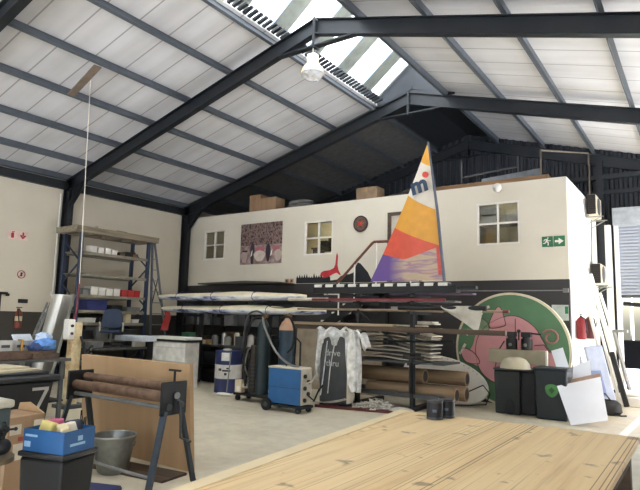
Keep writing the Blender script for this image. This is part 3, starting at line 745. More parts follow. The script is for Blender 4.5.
t = thing('goods_rack', 'dark steel cantilever rack holding long boards, pipes and kayaks', 'rack', (0, 9.5, 0))
P1, P2, P3, P4 = -5.55, -4.41, -8.2, -10.4
for x in (P1, P2, P3, P4):
    yy = 0 if x > -6 else .55; h = 2.3 if x > -6 else 2.05
    b = B(); b.box((x, yy, h / 2), (.07, .09, h)); b.obj('upright', DARK, t, smooth=0)
    b = B(); b.box((x, .35 if x > -6 else .15, .04), (.1, 1.3 if x > -6 else .8, .08)); b.obj('foot', DARK, t, smooth=0)
    for z in ((2.08, 1.94, 1.77, 1.40, .86) if x > -6 else (1.93, 1.625)):
        b = B(); b.box((x, .3 if x > -6 else .25, z - .015), (.06, .95 if x > -6 else .62, .05)); b.obj('arm', DARK, t, smooth=0)
b = B(); b.bar((-5.52, -.09, 1.8), (-4.66, -.09, 1.17), .04); b.obj('brace', BLACK, t, smooth=0)
b = B(); b.tube([(-5.9, -.1, 1.19), (-3.6, -.1, 1.27)], .022, 6); b.tube([(-5.4, -.1, 1.05), (-4.2, -.1, 1.02)], .02, 6); b.obj('rail', BLACK, t)
b = B(); b.box((-4.9, .35, .86), (2.2, .8, .03)); b.obj('deck', DGREY, t, smooth=0)
b = B(); b.box((-5.0, .0, .28), (2.3, .06, .08)); b.box((-5.0, .62, .28), (2.3, .06, .08)); b.obj('low_beam', DGREY, t, smooth=0)
b = B(); b.bar((-4.41, -.1, .34), (-4.41, -.1, .95), .035); b.box((-4.35, -.1, .97), (.4, .05, .04)); b.obj('bracket', DARK, t, smooth=0)
# long goods on it
t = thing('striped_beam', 'black beam with a row of white blocks under the sail', 'beam', (-4.95, 9.3, 2.1))
b = B(); b.box((0, 0, .065), (2.95, .2, .12)); b.box((1.6, 0, .09), (.4, .12, .05)); b.obj('beam', BLACK, t, smooth=0)
for i in range(11):
    b = B(); b.box((-1.36 + i * .26, -.02, .15), (.17, .19, .055)); b.obj('block', WHITE, t, bevel=.005)
b = B(); b.box((-.06, -.015, .148), (2.78, .178, .045)); b.obj('strip', BLACK, t, smooth=0)
def long_item(name, lab, cat, x0, x1, y, z, shape, m, grp='long goods on the rack', rz=0):
    b = B(); L = x1 - x0
    if shape[0] == 'pipe': b.cyl((-L / 2, 0, 0), (L / 2, 0, 0), shape[1], seg=12)
    else: b.box((0, 0, 0), (L, shape[1], shape[2]))
    return tag(b.obj(name, m, None, ((x0 + x1) / 2, y, z), rz, bevel=0 if shape[0] == 'pipe' else .004), lab, cat, grp)
long_item('steel_bar', 'red painted bar lying under the striped beam', 'bar', -6.5, -3.7, 9.28, 1.985, ('box', .05, .045), mat((120, 34, 40), .5))
long_item('black_tube', 'thick black tube sticking out right of the rack above the white cloth', 'tube', -4.6, -2.99, 9.3, 1.845 , ('pipe', .045), BLACK)
long_item('thin_pipe', 'thin pale pipe with a red tip crossing the rack', 'pipe', -6.96, -2.75, 9.42, 1.8, ('pipe', .02), mat((160, 140, 116), .5))
b = B(); b.cyl((2.1, 0, 0), (2.2, 0, 0), .026, seg=12); b.obj('end_cap', mat((120, 44, 40), .5), bpy.data.objects['thin_pipe'])
long_item('timber_beam', 'brown timber beam pointing at the pig disc from the rack', 'beam', -7.2, -2.67, 9.28, 1.445, ('box', .1, .085), BROWNW, rz=0)
long_item('pale_plank', 'pale plank lying on the brown timber of the rack', 'plank', -6.95, -4.66, 9.28, 1.515, ('box', .14, .05), PALEW)
long_item('grey_pole', 'light grey pole lying left of the striped beam', 'pole', -7.3, -6.3, 9.55, 2.0, ('pipe', .035), OFFW)
long_item('timber_beam', 'dark timber behind the brown one on the rack', 'beam', -6.4, -3.9, 9.6, 1.45, ('box', .12, .09), mat((84, 70, 58), .7))
long_item('flat_board', 'grey board lying behind the red bar on the rack', 'board', -6.2, -3.6, 9.65, 1.965, ('box', .3, .03), GREY)
long_item('purple_strip', 'mauve strip lying behind the black tube on the rack', 'strip', -4.9, -3.3, 9.62, 2.1, ('box', .2, .03), mat((96, 76, 96), .6))
long_item('flat_board', 'beige board lying behind the thin pale pipe on the rack', 'board', -5.5, -3.95, 9.68, 1.79, ('box', .26, .03), PALEW)
long_item('flat_board', 'short light grey board on top of the beige board in the rack', 'board', -4.9, -4.1, 9.68, 1.84, ('box', .2, .06), mat((170, 168, 162), .6))
long_item('flat_board', 'wide pale board lying over the dark timber of the rack', 'board', -6.3, -4.2, 9.62, 1.52, ('box', .22, .03), mat((176, 164, 142), .6))
b = B()
def cone_cloth(u, v):
    x = -3.78 + .74 * u; top = Vector((x, 9.27 + .02 * math.sin(9 * u), 1.88)); bot = Vector((-3.78 + (.66) * max(u, .02) , 9.27, 1.86 - .42 * u ** 1.0))
    p = top.lerp(bot, v); p.y += .03 * math.sin(u * 6 + v * 5) * v; return p
b.sheet(cone_cloth, 12, 10, .006); tag(b.obj('hanging_cloth', mat((196, 190, 176), .6)), 'cream pointed cloth hanging from the black tube', 'cloth')
random.seed(5)
for i in range(9):
    ph = random.uniform(-.4, .4); z0 = .885 + i * .066
    b = B()
    def wav(u, v, z0=z0, ph=ph, i=i):
        x = -5.6 + 1.42 * u + .02 * (i % 3); amp = .035 + .004 * i
        return (x, 9.75 + .5 * v, z0 + .03 + amp * .9 * math.sin(u * 4.2 + ph) - .03 * u + .012 * math.sin(u * 9 + i))
    b.sheet(wav, 24, 4, .022)
    nm = ['lowest', 'second lowest', 'third lowest', 'fourth from the bottom', 'middle', 'fourth from the top', 'third highest', 'second highest', 'topmost'][i]
    tag(b.obj('warped_sheet', mat([(196, 188, 172), (164, 156, 142), (206, 198, 182)][i % 3], .6)), nm + ' warped pale sheet of the stack in the rack', 'sheet', 'warped sheets stacked in the rack')
b = B(); b.box((-4.3, 9.98, 1.56), (.34, .3, .025)); b.box((-4.32, 9.98, 1.59), (.3, .3, .03)); tag(b.obj('cut_board', mat((196, 190, 176), .6), smooth=0), 'short pale board on top of the warped sheet stack', 'board')
for i, (y, z, x0, x1, r, lab) in enumerate(((9.76, .22, -5.45, -3.68, .13, 'front lower brown roll under the rack'), (10.03, .22, -5.4, -3.6, .13, 'rear lower brown roll under the rack'), (9.86, .49, -5.7, -4.32, .135, 'upper front brown roll with dark open end'), (10.12, .48, -5.5, -3.62, .13, 'upper rear brown roll reaching furthest right'))):
    t = thing('paper_roll', lab, 'roll', ((x0 + x1) / 2, y, z + .11), 0, 'brown rolls under the rack'); h = (x1 - x0) / 2
    b = B(); b.cyl((-h, 0, 0), (h, 0, 0), r, seg=24); b.obj('tube', ROLLM, t)
    b = B(); b.cyl((h, 0, 0), (h + .004, 0, 0), r * .72, seg=20); b.obj('core', BLACK, t)
b = B(); b.box((-6.95, 10.95, .76), (2.3, .03, 1.52), (R(-4), 0, 0)); tag(b.obj('back_board', mat((158, 144, 124), .7), smooth=0), 'large brown-grey board standing behind the gas cylinders and wrapped sign', 'board')
# white oval board leaning behind
t = thing('oval_board', 'white oval board leaning under the rack beside the pig disc', 'board', (-4.35, 10.75, .0))
pl = [(.9 * math.cos(a), .44 * math.sin(a)) for a in [2 * math.pi * q / 40 for q in range(40)]]
M = MX((0, .12, .47), (1, 0, -.22), (.1, .35, 1))
b = B(); b.prism(pl, .05, M); b.obj('board', mat((206, 202, 192), .45, 0, .05), t, bevel=.015, seg=2)
b = B()
for q in range(14): a = math.pi * (.25 + q * .045); b.prism([(.84 * math.cos(a) - .015, .39 * math.sin(a)), (.84 * math.cos(a) + .015, .39 * math.sin(a)), (.84 * math.cos(a), .39 * math.sin(a) + .02)], .003, M @ Matrix.Translation((0, 0, .051)))
b.obj('edge_marks', mat((170, 70, 64), .6), t, smooth=0)
b = B(); b.tube([(.55, -.1, .3), (.85, -.12, .45), (.98, -.12, .3), (.9, -.12, .1), (.6, -.12, .06), (.3, -.1, .03)], .012, 6); tag(b.obj('black_cable', BLACK, None, (-4.35, 10.75, 0)), 'black cable looped round the end of the oval board', 'cable')

# the sail
t = thing('windsurf_sail', 'tall yellow, white, red and purple windsurf sail on the rack', 'sail', (-3.98, 9.42, 2.31))
TOP, BR, BL = Vector((-.13, .05, 2.58)), Vector((.2, 0, .02)), Vector((-1.29, .02, .03))
def sp(f, s):                       # f: 0 bottom..1 top, s: 0 leech(left)..1 luff(right)
    l = BL.lerp(TOP, f); r = BR.lerp(TOP, f); l.x += .05 * math.sin(math.pi * f)
    p = l.lerp(r, s); p.y -= .10 * math.sin(math.pi * s) * math.sin(math.pi * min(1, f + .15)) ; return p
def panel(name, m, fa, fb):
    b = B(); b.sheet(lambda u, v: sp(fa(u) + (fb(u) - fa(u)) * v, u), 14, 8, .004); return b.obj(name, m, t)
YEL = mat((222, 160, 54), .55, 0, .06); YEL2 = mat((212, 152, 58), .55, 0, .08)
WO = lambda u: .505 + .125 * (1 - u)
OR = lambda u: .245 + .15 * (1 - u)
YW = lambda u: .825 + .045 * (1 - u)
RF = lambda u: (.2 - .05 * u / .45) if u < .45 else .15 + .09 * (u - .45) / .55
panel('top_panel', YEL, YW, lambda u: .995)
panel('white_panel', mat((214, 206, 190), .55, 0, .06), WO, YW)
panel('orange_panel', YEL2, OR, WO)
panel('red_panel', mat((206, 84, 62), .55, 0, .08), RF, OR)
def foot_mat():
    m, nt, p = newmat('faded_foot_panel'); o = sep(nt, coord(nt))
    n = noise(nt, 1.0, 3, coord(nt, (1.6, 1, 9), (0, R(-32), 0)), .4)
    a = ramp(nt, n, [(.3, lin((176, 156, 128))), (.46, lin((190, 166, 140))), (.54, lin((150, 118, 140))), (.6, lin((186, 160, 134))), (.68, lin((206, 110, 88)))])
    bmix = math_(nt, 'ADD', math_(nt, 'MULTIPLY', o[0], 3.0), 2.6)
    cl = math_(nt, 'MINIMUM', math_(nt, 'MAXIMUM', bmix, 0.0), 1.0)
    nt.links.new(mixc(nt, cl, lin((100, 74, 138)), a), p.inputs['Base Color']); p.inputs['Roughness'].default_value = .55; return m
panel('foot_panel', foot_mat(), lambda u: 0.0, RF)
b = B(); b.sheet(lambda u, v: sp(.04 + .2 * v, .94 + .06 * u), 3, 10, .008); b.obj('red_edge', mat((200, 84, 70), .55, 0, .2, 12), t)
b = B(); b.tube([BR + Vector((.01, 0, -.02)), BR.lerp(TOP, .5) + Vector((.035, 0, 0)), TOP + Vector((.01, 0, .03))], [.03, .026, .018], 10); b.obj('mast', mat((92, 96, 108), .4, .3), t)
lm = MX((0, 0, 0), (1, 0, 0), (0, 0, 1))
def logo_m(x, z, ang): return MX((x, -.105, z), (math.cos(R(ang)), -.0, math.sin(R(ang))), (-math.sin(R(ang)), 0.03, math.cos(R(ang))))
NV = mat((38, 58, 84), .5)
text('logo_letter', 'm', .43, NV, t, logo_m(-.235, 1.76, 14), .004, 0, .018)
b = B(); b.cyl((-.118, -.06, 1.955), (-.118, -.1, 1.955), .055, seg=20); b.obj('logo_dot', mat((204, 66, 48), .5), t)

# ------------------------------------------------------------------ big pig disc
t = thing('pig_disc', 'large round green sign with a pink pig, standing on the floor', 'sign', (-3.15, 11.25, 0))
rr = 1.105
b = B(); b.cyl((0, 0, rr), (0, .1, rr), rr, seg=64); b.obj('disc', mat((214, 204, 178), .6, 0, .06), t)
GRN = mat((84, 122, 88), .55, 0, .1, 3); PIG = mat((202, 144, 146), .55, 0, .07, 3); LINE = mat((74, 42, 46), .6)
FD = FACE(0, -.001, rr)
b = B(); b.prism([((rr - .045) * math.cos(a), (rr - .045) * math.sin(a)) for a in [2 * math.pi * q / 64 for q in range(64)]], .006, FD); b.obj('field', GRN, t, smooth=0)
def sm(pl, k=5):                     # closed Catmull-Rom
    out = []; n = len(pl)
    for i in range(n):
        p0, p1, p2, p3 = [Vector(pl[(i + d) % n]) for d in (-1, 0, 1, 2)]
        for q in range(k):
            u = q / k
            out.append(tuple(.5 * ((2 * p1) + (p2 - p0) * u + (2 * p0 - 5 * p1 + 4 * p2 - p3) * u * u + (3 * p1 - p0 - 3 * p2 + p3) * u ** 3)))
    return out
def pig_part(name, pl, m, h, line=True, par=None):
    b = B(); b.prism(pl, h, FD @ Matrix.Translation((0, 0, .006))); o = b.obj(name, m, par or t, smooth=0)
    if line:
        b = B(); b.tube([FD @ Vector((x, y, .006 + h)) for x, y in pl + pl[:1]], .008, 5); b.obj('outline', LINE, o)
    return o
body = sm([(-.68, .1), (-.5, .42), (-.15, .62), (.15, .64), (.45, .45), (.6, .2), (.75, -.02), (.95, -.12), (.9, -.45), (.6, -.62), (.2, -.66), (-.2, -.68), (-.5, -.55), (-.66, -.3)])
pig_part('pig_body', body, PIG, .004)
head = sm([(-.9, -.2), (-.75, .05), (-.66, .3), (-.4, .42), (-.2, .3), (-.16, 0), (-.28, -.3), (-.5, -.38), (-.75, -.32)])
pig_part('pig_head', head, PIG, .007, False)
pig_part('pig_ear', sm([(-.42, .42), (-.28, .78), (-.18, .8), (-.1, .55), (-.12, .45)], 4), PIG, .009)
pig_part('pig_ear', sm([(-.62, .3), (-.58, .56), (-.5, .56), (-.4, .4)], 4), mat((120, 140, 110), .6), .0085)
pig_part('pig_leg', sm([(-.9, -.28), (-1.0, -.05), (-.88, -.02), (-.7, -.12), (-.62, -.3)], 4), PIG, .01)
for k, (x, y, a) in enumerate(((-.93, .02, 60), (-.99, -.08, 70), (-.72, .52, 50), (-.6, .66, 40), (-.46, .8, 30), (-.85, .3, 65))):
    b = B(); b.box((x, -.015, rr + y), (.12, .01, .05), (0, -R(a), 0)); b.obj('white_fleck', mat((214, 208, 190), .6), t, smooth=0)
b = B(); b.tube([FD @ Vector((.62 + .3 * 0 + (.16 - .02 * q * .35) * math.cos(2.6 - q * .55) + .12, .26 + (.16 - .02 * q * .35) * math.sin(2.6 - q * .55), .014)) for q in range(14)], .02, 6); b.obj('pig_tail', mat((160, 108, 104), .6), t)
for pl in (((.1, .6, .02), (.1, .35, .02), (.1, .2, .02)), ((-.15, 0, .02), (-.26, -.1, .02), (-.3, -.35, .02)), ((.45, .1, .02), (.62, .12, .02), (.72, -.02, .02))):
    b = B(); b.tube([FD @ Vector(p) for p in pl], .008, 5); b.obj('pig_line', LINE, t)

# ------------------------------------------------------------------ right-hand machines
t = thing('spindle_machine', 'dark woodworking machine with beige hood in front of the pig disc', 'machine', (-2.86, 10.72, 0))
MG = mat((30, 34, 34), .5, .1)
b = B(); b.box((-.14, 0, .39), (.44, .56, .76), top=(1.05, 1.05)); b.obj('cabinet', MG, t, bevel=.02, seg=2)
b = B(); b.box((.2, .02, .39), (.26, .46, .74)); b.obj('side_cabinet', DARK, t, bevel=.02, seg=2)
b = B(); b.prism(sm([(-.06, .03), (-.05, .2), (.02, .27), (.09, .2), (.1, .03)], 4), .012, FACE(-.12, -.288, 0)); b.obj('opening', BLACK, t, smooth=0)
b = B(); b.prism(sm([(-.05, .1), (-.02, .42), (.06, .46), (.1, .3), (.07, .08)], 4), .012, FACE(.22, -.214, .1)); b.obj('opening', BLACK, t, smooth=0)
b = B(); b.box((-.03, 0, .79), (.7, .62, .035)); b.obj('table', DGREY, t, bevel=.006)
b = B(); b.lathe([(.02, .2), (.1, .195), (.18, .165), (.235, .09), (.25, .02), (.26, 0)][::-1], (-.02, -.18, .808), 28, None, 1.05, .8); b.obj('hood', mat((186, 178, 154), .4, 0, .06), t)
b = B(); b.box((-.06, .16, 1.0), (1.06, .09, .26)); f = b.obj('fence', mat((158, 150, 126), .55, 0, .1), t, bevel=.008)
b = B(); b.box((.46, .1, .98), (.03, .05, .3)); b.obj('end_plate', WHITE, f, smooth=0)
for x in (-.17, .1):
    b = B(); b.cyl((x, .17, 1.13), (x, .17, 1.33), .1, seg=20); b.cyl((x, .17, 1.33), (x, .17, 1.37), .07, seg=16); m_ = b.obj('motor', BLACK, t)
    b = B(); b.box((x, .17, 1.41), (.17, .12, .09)); b.obj('motor_cap', DARK, m_)
    b = B(); b.cyl((x, .07, 1.22), (x, .05, 1.22), .03); b.obj('badge', GREY, m_)
b = B(); b.ball((-.04, .17, 1.47), .035); b.cyl((-.04, .17, 1.3), (-.04, .17, 1.47), .014); b.bar((.1, .17, 1.44), (.36, .17, 1.42), .03); b.bar((-.4, .15, 1.12), (-.3, .15, 1.28), .02); b.obj('lever', BLACK, t)
t = thing('waste_bin', 'dark bin with a green shield emblem beside the woodworking machine', 'bin', (-2.24, 10.57, 0))
b = B(); b.box((0, 0, .42), (.5, .46, .84), top=(1.08, 1.08)); b.obj('body', mat((20, 28, 36), .45), t, bevel=.03, seg=2)
b = B(); b.box((0, 0, .85), (.56, .52, .035)); b.obj('rim', mat((28, 36, 44), .45), t, bevel=.01)
b = B(); b.prism(sm([(-.1, .06), (0, .1), (.1, .06), (.09, -.05), (0, -.12), (-.09, -.05)], 4), .004, FACE(.02, -.243, .5)); b.obj('emblem', mat((76, 138, 74), .5), t, smooth=0)
b = B(); b.prism([(-.05, 0), (0, .05), (.05, 0), (0, -.06)], .006, FACE(.02, -.246, .5)); b.obj('emblem_leaf', mat((44, 90, 48), .5), t, smooth=0)
for x in (-.2, .2):
    b = B(); b.cyl((x - .02, .26, .07), (x + .02, .26, .07), .07); b.obj('wheel', RUBBER, t)

def quad_sheet(name, pts, th, m, lab, cat, group=None):
    b = B(); P = [Vector(p) for p in pts]
    b.sheet(lambda u, v: P[0].lerp(P[1], u).lerp(P[3].lerp(P[2], u), v) + Vector((0, -.012 * math.sin(math.pi * u) * math.sin(math.pi * v), 0)), 6, 6, th)
    return tag(b.obj(name, m), lab, cat, group)
quad_sheet('metal_sheet', [(-1.87, 9.98, .01), (-1.36, 10.22, .12), (-1.5, 10.6, .76), (-2.13, 10.3, .58)], .004, SHEETMETAL, 'shiny square metal sheet leaning in front of the dark bin', 'sheet', 'bright sheets by the side wall')
quad_sheet('metal_sheet', [(-2.05, 10.95, .02), (-1.68, 10.95, .02), (-1.74, 11.2, 1.0), (-2.02, 11.15, .86)], .004, SHEETMETAL, 'narrow bright sheet standing behind the square metal sheet', 'sheet', 'bright sheets by the side wall')
quad_sheet('metal_sheet', [(-2.0, 10.84, .02), (-1.8, 10.84, .02), (-2.16, 11.02, 1.2), (-2.36, 11.02, 1.13)], .004, SHEETMETAL, 'pointed bright offcut leaning left beside the bin', 'sheet', 'bright sheets by the side wall')
b = B(); b.box((-1.75, 10.72, .68), (.5, .05, .12), (0, R(-16), R(12))); b.box((-1.9, 10.75, .31), (.05, .04, .62)); b.box((-1.6, 10.77, .33), (.05, .04, .66)); tag(b.obj('wood_prop', mat((150, 124, 108), .7), smooth=0), 'pinkish wooden prop behind the square metal sheet', 'wood')
random.seed(11)
labs = ['nearest white pole leaning on the side wall', 'second white pole leaning on the side wall', 'thin grey pole leaning between the white ones', 'third white plank leaning on the side wall', 'dark strip leaning on the side wall', 'farthest white pole leaning on the side wall']
for i, (y, z, r, m) in enumerate(((12.6, 2.6, .035, WHITE), (13.0, 2.9, .03, WHITE), (13.5, 2.5, .022, GREY), (13.9, 2.75, .05, WHITE), (14.4, 2.3, .03, DGREY), (15.25, 2.4, .035, WHITE))):
    b = B(); b.cyl((-1.55 + .05 * (i % 2), y + .1, 0), (-2.08, y - .15, z), r, seg=10); tag(b.obj('leaning_pole', m), labs[i], 'pole', 'poles leaning on the side wall')
t = thing('foam_pad', 'pale blue-grey padded panel leaning against the side wall', 'panel', (-1.75, 12.35, 0))
b = B(); b.box((0, .0, .62), (.34, .09, 1.22), (R(-14), R(-8), R(24))); b.obj('panel', mat((168, 176, 196), .6), t, bevel=.03, seg=3)
b = B(); b.box((-.02, -.1, .5), (.2, .02, .5), (R(-14), R(-8), R(24))); b.obj('pocket', mat((120, 134, 170), .6), t, bevel=.008)
b = B(); b.box((-1.5, 13.0, .55), (.1, .07, 1.1), (R(4), R(-12), 0)); tag(b.obj('dark_strip', DARK, bevel=.01), 'dark strip standing right of the padded panel', 'strip')
t = thing('tool_bag', 'black open bag on the floor right of the square metal sheet', 'bag', (-1.68, 11.75, 0))
b = B(); b.lathe([(.2, 0), (.24, .06), (.23, .2), (.18, .26), (.16, .22)], (0, 0, 0), 20, None, 1.5, .8); b.obj('body', BLACK, t)
b = B(); b.tube([(-.2, 0, .22), (-.1, -.1, .38), (.1, -.1, .38), (.2, 0, .22)], .015, 6); b.tube([(.2, -.1, .05), (.35, -.15, .02), (.42, -.05, .015)], .015, 6); b.obj('handle', BLACK, t)
b = B(); b.lathe([(.2, 0), (.22, .03), (.2, .06), (.1, .07)], (-1.95, 11.85, .5), 24, Euler((R(80), 0, R(30))).to_matrix()); b.cyl((-1.95, 11.9, 0), (-1.95, 11.9, .5), .02); tag(b.obj('cable_reel', RUBBER), 'black round reel on a stem behind the square metal sheet', 'reel')
for i, (y, z, m, lab) in enumerate(((12.0, .98, WHITE, 'white notice under the first fire extinguisher'), (12.55, .72, mat((200, 204, 210), .5), 'white framed notice below and right of the first notice'))):
    t = thing('wall_notice', lab, 'notice', (OX1, y, z), 0, 'notices on the side wall')
    b = B(); b.box((.008, .12, .13), (.016, .26, .26)); b.obj('board', m, t, smooth=0)
    b = B(); b.box((.018, .12, .13), (.004, .16, .12)); b.obj('print', mat((150, 156, 166), .6), t, smooth=0)
b = B(); b.bar((-1.4, 14.2, 0), (-1.75, 14.6, 1.5), .06); b.box((-1.6, 14.4, 1.5), (.3, .2, .06)); tag(b.obj('tripod_stand', GREY, smooth=0), 'grey stand with flat head near the leaning poles', 'stand')
b = B(); b.box((-1.35, 13.6, .1), (.5, .9, .2)); b.box((-1.35, 13.6, .23), (.4, .8, .06)); tag(b.obj('white_slab', WHITE, bevel=.02), 'low white slab on the floor by the poles', 'slab')
b = B(); b.tube([(-.75, 15.1, 2.35), (-.9, 15.1, 2.2), (-1.1, 15.2, 2.1), (-1.6, 15.3, 2.15)], .05, 8); b.bar((-.75, 15.1, 0), (-1.1, 15.2, 2.15), .07); tag(b.obj('dark_gantry', BLACK), 'black angled arm in front of the roller shutter', 'arm')

# ------------------------------------------------------------------ wrapped sign, welder and bottles
t = thing('wrapped_sign', 'grey drive thru sign panel wrapped in milky plastic', 'sign', (-5.76, 8.93, 0))
b = B(); b.box((.02, .1, .72), (.6, .2, 1.28)); b.obj('panel', mat((72, 73, 74), .5), t, bevel=.015, seg=2)
b = B(); b.box((.33, .1, .72), (.012, .22, 1.26)); b.obj('side', OFFW, t, smooth=0)
TM = lambda x, z: MX((x, -.003, z), (1, 0, 0), (0, 0, 1))
LTX = mat((176, 176, 172), .6)
text('sign_text', 'drive', .165, LTX, t, TM(0.0, .98), .002); text('sign_text', 'thru', .165, LTX, t, TM(0.0, .79), .002)
random.seed(9)
def fold(u, v):                                            # plastic hanging round front and both sides
    L = .28 + .72 + .3; d = u * L
    if d < .28: x, y, k = -.32, .27 - d, 0
    elif d < 1.0: x, y, k = -.32 + (d - .28), -.02, 1
    else: x, y, k = .4, -.02 + (d - 1.0), 2
    c = (d - .28) / .72
    drop = {0: .95, 1: .2 + .08 * math.sin(c * 15) + .75 * max(0, abs(c - .5) * 2 - .7) / .3, 2: 1.1}[k]
    f = .03 * math.sin(d * 38 + v * 3) + .015 * math.sin(d * 71)
    nx, ny = (-1, 0) if k == 0 else ((0, -1) if k == 1 else (1, 0))
    out = .03 + f + .03 * math.sin(v * 3)
    return (x + nx * out, y + ny * out, 1.40 - v * drop + .02 * math.sin(d * 24))
b = B(); b.sheet(fold, 70, 14); b.obj('side_wrap', FILM, t, smooth=80)
b = B(); b.sheet(lambda u, v: (-.37 + .82 * u, -.07 + .36 * v, 1.38 + .05 * math.sin(math.pi * v) + .03 * math.sin(u * 17 + v * 4) + .02 * math.sin(u * 31)), 30, 8); b.obj('top_wrap', FILM, t, smooth=80)
b = B(); b.sheet(lambda u, v: (.42 + .2 * u + .03 * math.sin(v * 8), .05 + .25 * v, 1.38 - .32 * u * u + .05 * math.sin(v * 6 + u * 3)), 8, 8); b.obj('loose_flap', FILM, t, smooth=80)
b = B(); b.tube([(-.1, -.04, 1.2), (-.16, -.05, .6), (-.22, -.05, .2)], .012, 5); b.tube([(.06, -.04, 1.15), (-.02, -.05, .7), (-.06, -.05, .25)], .01, 5); b.sheet(lambda u, v: (-.35 + .75 * u, -.1 - .1 * v + .03 * math.sin(u * 9), .06 + .12 * u * u + .04 * v), 16, 4); b.obj('loose_wrap', FILM, t, smooth=80)
for x in (-.2, .24):
    b = B(); b.box((x, .1, .04), (.08, .3, .08)); b.obj('block_foot', DARK, t, smooth=0)

t = thing('welding_machine', 'blue box welding machine on small black wheels', 'welder', (-6.07, 8.06, 0))
b = B(); b.box((-.02, 0, .43), (.7, .3, .6)); b.obj('casing', BLUE, t, bevel=.012, seg=2)
b = B(); b.box((-.02, -.152, .41), (.7, .004, .012)); b.obj('seam', mat((24, 66, 108), .5), t, smooth=0)
b = B(); b.box((-.02, 0, .745), (.72, .32, .03)); b.obj('top_plate', OFFW, t, bevel=.006)
b = B(); b.box((.345, 0, .44), (.025, .3, .6)); fp = b.obj('front_panel', mat((168, 160, 144), .5), t, bevel=.006)
for i in range(5):
    b = B(); b.cyl((.355, -.07 + .1 * (i % 2), .22 + i * .1), (.385, -.07 + .1 * (i % 2), .22 + i * .1), .035); b.obj('knob', BLACK, fp)
b = B(); b.box((0, 0, .1), (.78, .34, .04)); b.obj('base', BLACK, t, bevel=.006)
for x, y, r in ((-.36, -.2, .105), (-.36, .2, .105), (.3, -.15, .05), (.3, .15, .05)):
    b = B(); b.cyl((x, y - .025, r), (x, y + .025, r), r, seg=20); w = b.obj('wheel', RUBBER, t)
    b = B(); b.cyl((x, y - .03, r), (x, y + .03, r), r * .4); b.obj('hub', DGREY, w)
b = B(); b.tube([(-.1, 0, .75), (-.1, 0, .8), (.1, 0, .8), (.1, 0, .75)], .012, 6); b.obj('handle', BLACK, t)
b = B(); b.tube([(.36, .0, .5), (.5, -.05, .55), (.55, -.02, .65), (.48, .05, .62)], .014, 6); b.obj('lead', OFFW, t)
b = B(); b.tube([(.37, .02, .3), (.5, .02, .22), (.58, .04, .4), (.66, .06, .5)], .016, 6); b.obj('torch_lead', BLACK, t)

t = thing('gas_trolley', 'low dark trolley behind the blue welding machine', 'trolley', (-6.98, 8.55, 0))
b = B(); b.box((0, 0, .13), (1.36, .42, .05)); b.obj('platform', BLACK, t, bevel=.006)
for x in (-.6, .6):
    for y in (-.16, .16):
        b = B(); b.cyl((x, y - .02, .055), (x, y + .02, .055), .054, seg=14); b.obj('castor', RUBBER, t)
b = B(); b.tube([(-.42, .18, .15), (-.42, .18, 1.15), (-.3, .18, 1.25), (.5, .18, 1.25), (.62, .18, 1.15), (.62, .18, .15)], .018, 8); b.obj('push_frame', DARK, t)
def bottle(x, y, r, h, m, sm_, lab):
    t = thing('gas_cylinder', lab, 'gas cylinder', (x, y, .156), 0, 'gas cylinders on the trolley')
    b = B(); b.cyl((0, 0, 0), (0, 0, h), r, seg=24); b.obj('body', m, t)
    b = B(); b.lathe([(r, 0), (r * .95, .06), (r * .7, .14), (r * .35, .19), (r * .3, .22)], (0, 0, h), 24); b.obj('shoulder', sm_, t)
    b = B(); b.cyl((0, 0, h + .2), (0, 0, h + .3), .03); b.box((.05, -.02, h + .27), (.12, .05, .05)); b.cyl((.1, -.03, h + .28), (.1, -.07, h + .28), .04); b.obj('regulator', mat((120, 96, 72), .4, .5), t)
CYLG = mat((30, 44, 48), .5, .05)
bottle(-7.08, 8.5, .125, 1.2, CYLG, CYLG, 'dark green gas cylinder on the trolley, farther from the wrapped sign')
bottle(-6.53, 8.52, .15, 1.22, mat((28, 48, 62), .5, .05), mat((170, 132, 106), .5), 'dark teal gas cylinder with a copper-pink shoulder')
t = thing('compressor_pump', 'dark upright motor on the left end of the trolley', 'motor', (-7.38, 8.6, .156))
b = B(); b.cyl((0, 0, 0), (0, 0, .6), .1); b.cyl((0, 0, .6), (0, 0, .9), .075); b.obj('body', mat((56, 50, 46), .5, .3), t)
b = B()
for q in range(7): b.cyl((0, 0, .1 + q * .07), (0, 0, .115 + q * .07), .112)
b.obj('fin', DGREY, t)
b = B(); b.tube([(-.1, -.05, .3), (-.2, -.06, .5), (-.12, -.06, .8), (0, -.04, .9)], .015, 6); b.obj('pipe', GREY, t)
t = thing('junction_box', 'small cream box with white front on the trolley end', 'box', (-7.55, 8.4, .156))
b = B(); b.box((0, 0, .12), (.16, .12, .24)); b.obj('body', CREAM, t, bevel=.008)
b = B(); b.box((.02, -.063, .07), (.08, .006, .1)); b.obj('cover', WHITE, t, smooth=0)
b = B(); b.ball((.14, -.02, .14), .05); b.obj('bulb', OFFW, t)
hose_pts = [[(-7.05, 8.38, 1.62), (-7.2, 8.3, 1.55), (-7.34, 8.28, 1.2), (-7.36, 8.28, .6), (-7.3, 8.28, .3)],
            [(-6.55, 8.35, 1.6), (-6.3, 8.28, 1.62), (-6.18, 8.28, 1.4), (-6.22, 8.3, 1.1), (-6.35, 8.32, .98)],
            [(-7.0, 8.36, 1.6), (-6.8, 8.2, 1.4), (-6.45, 8.1, 1.0), (-6.1, 8.05, .8), (-5.85, 8.0, .78)],
            [(-6.95, 8.36, 1.65), (-7.1, 8.28, 1.72), (-7.3, 8.25, 1.6), (-7.42, 8.3, 1.1), (-7.5, 8.35, .9)]]
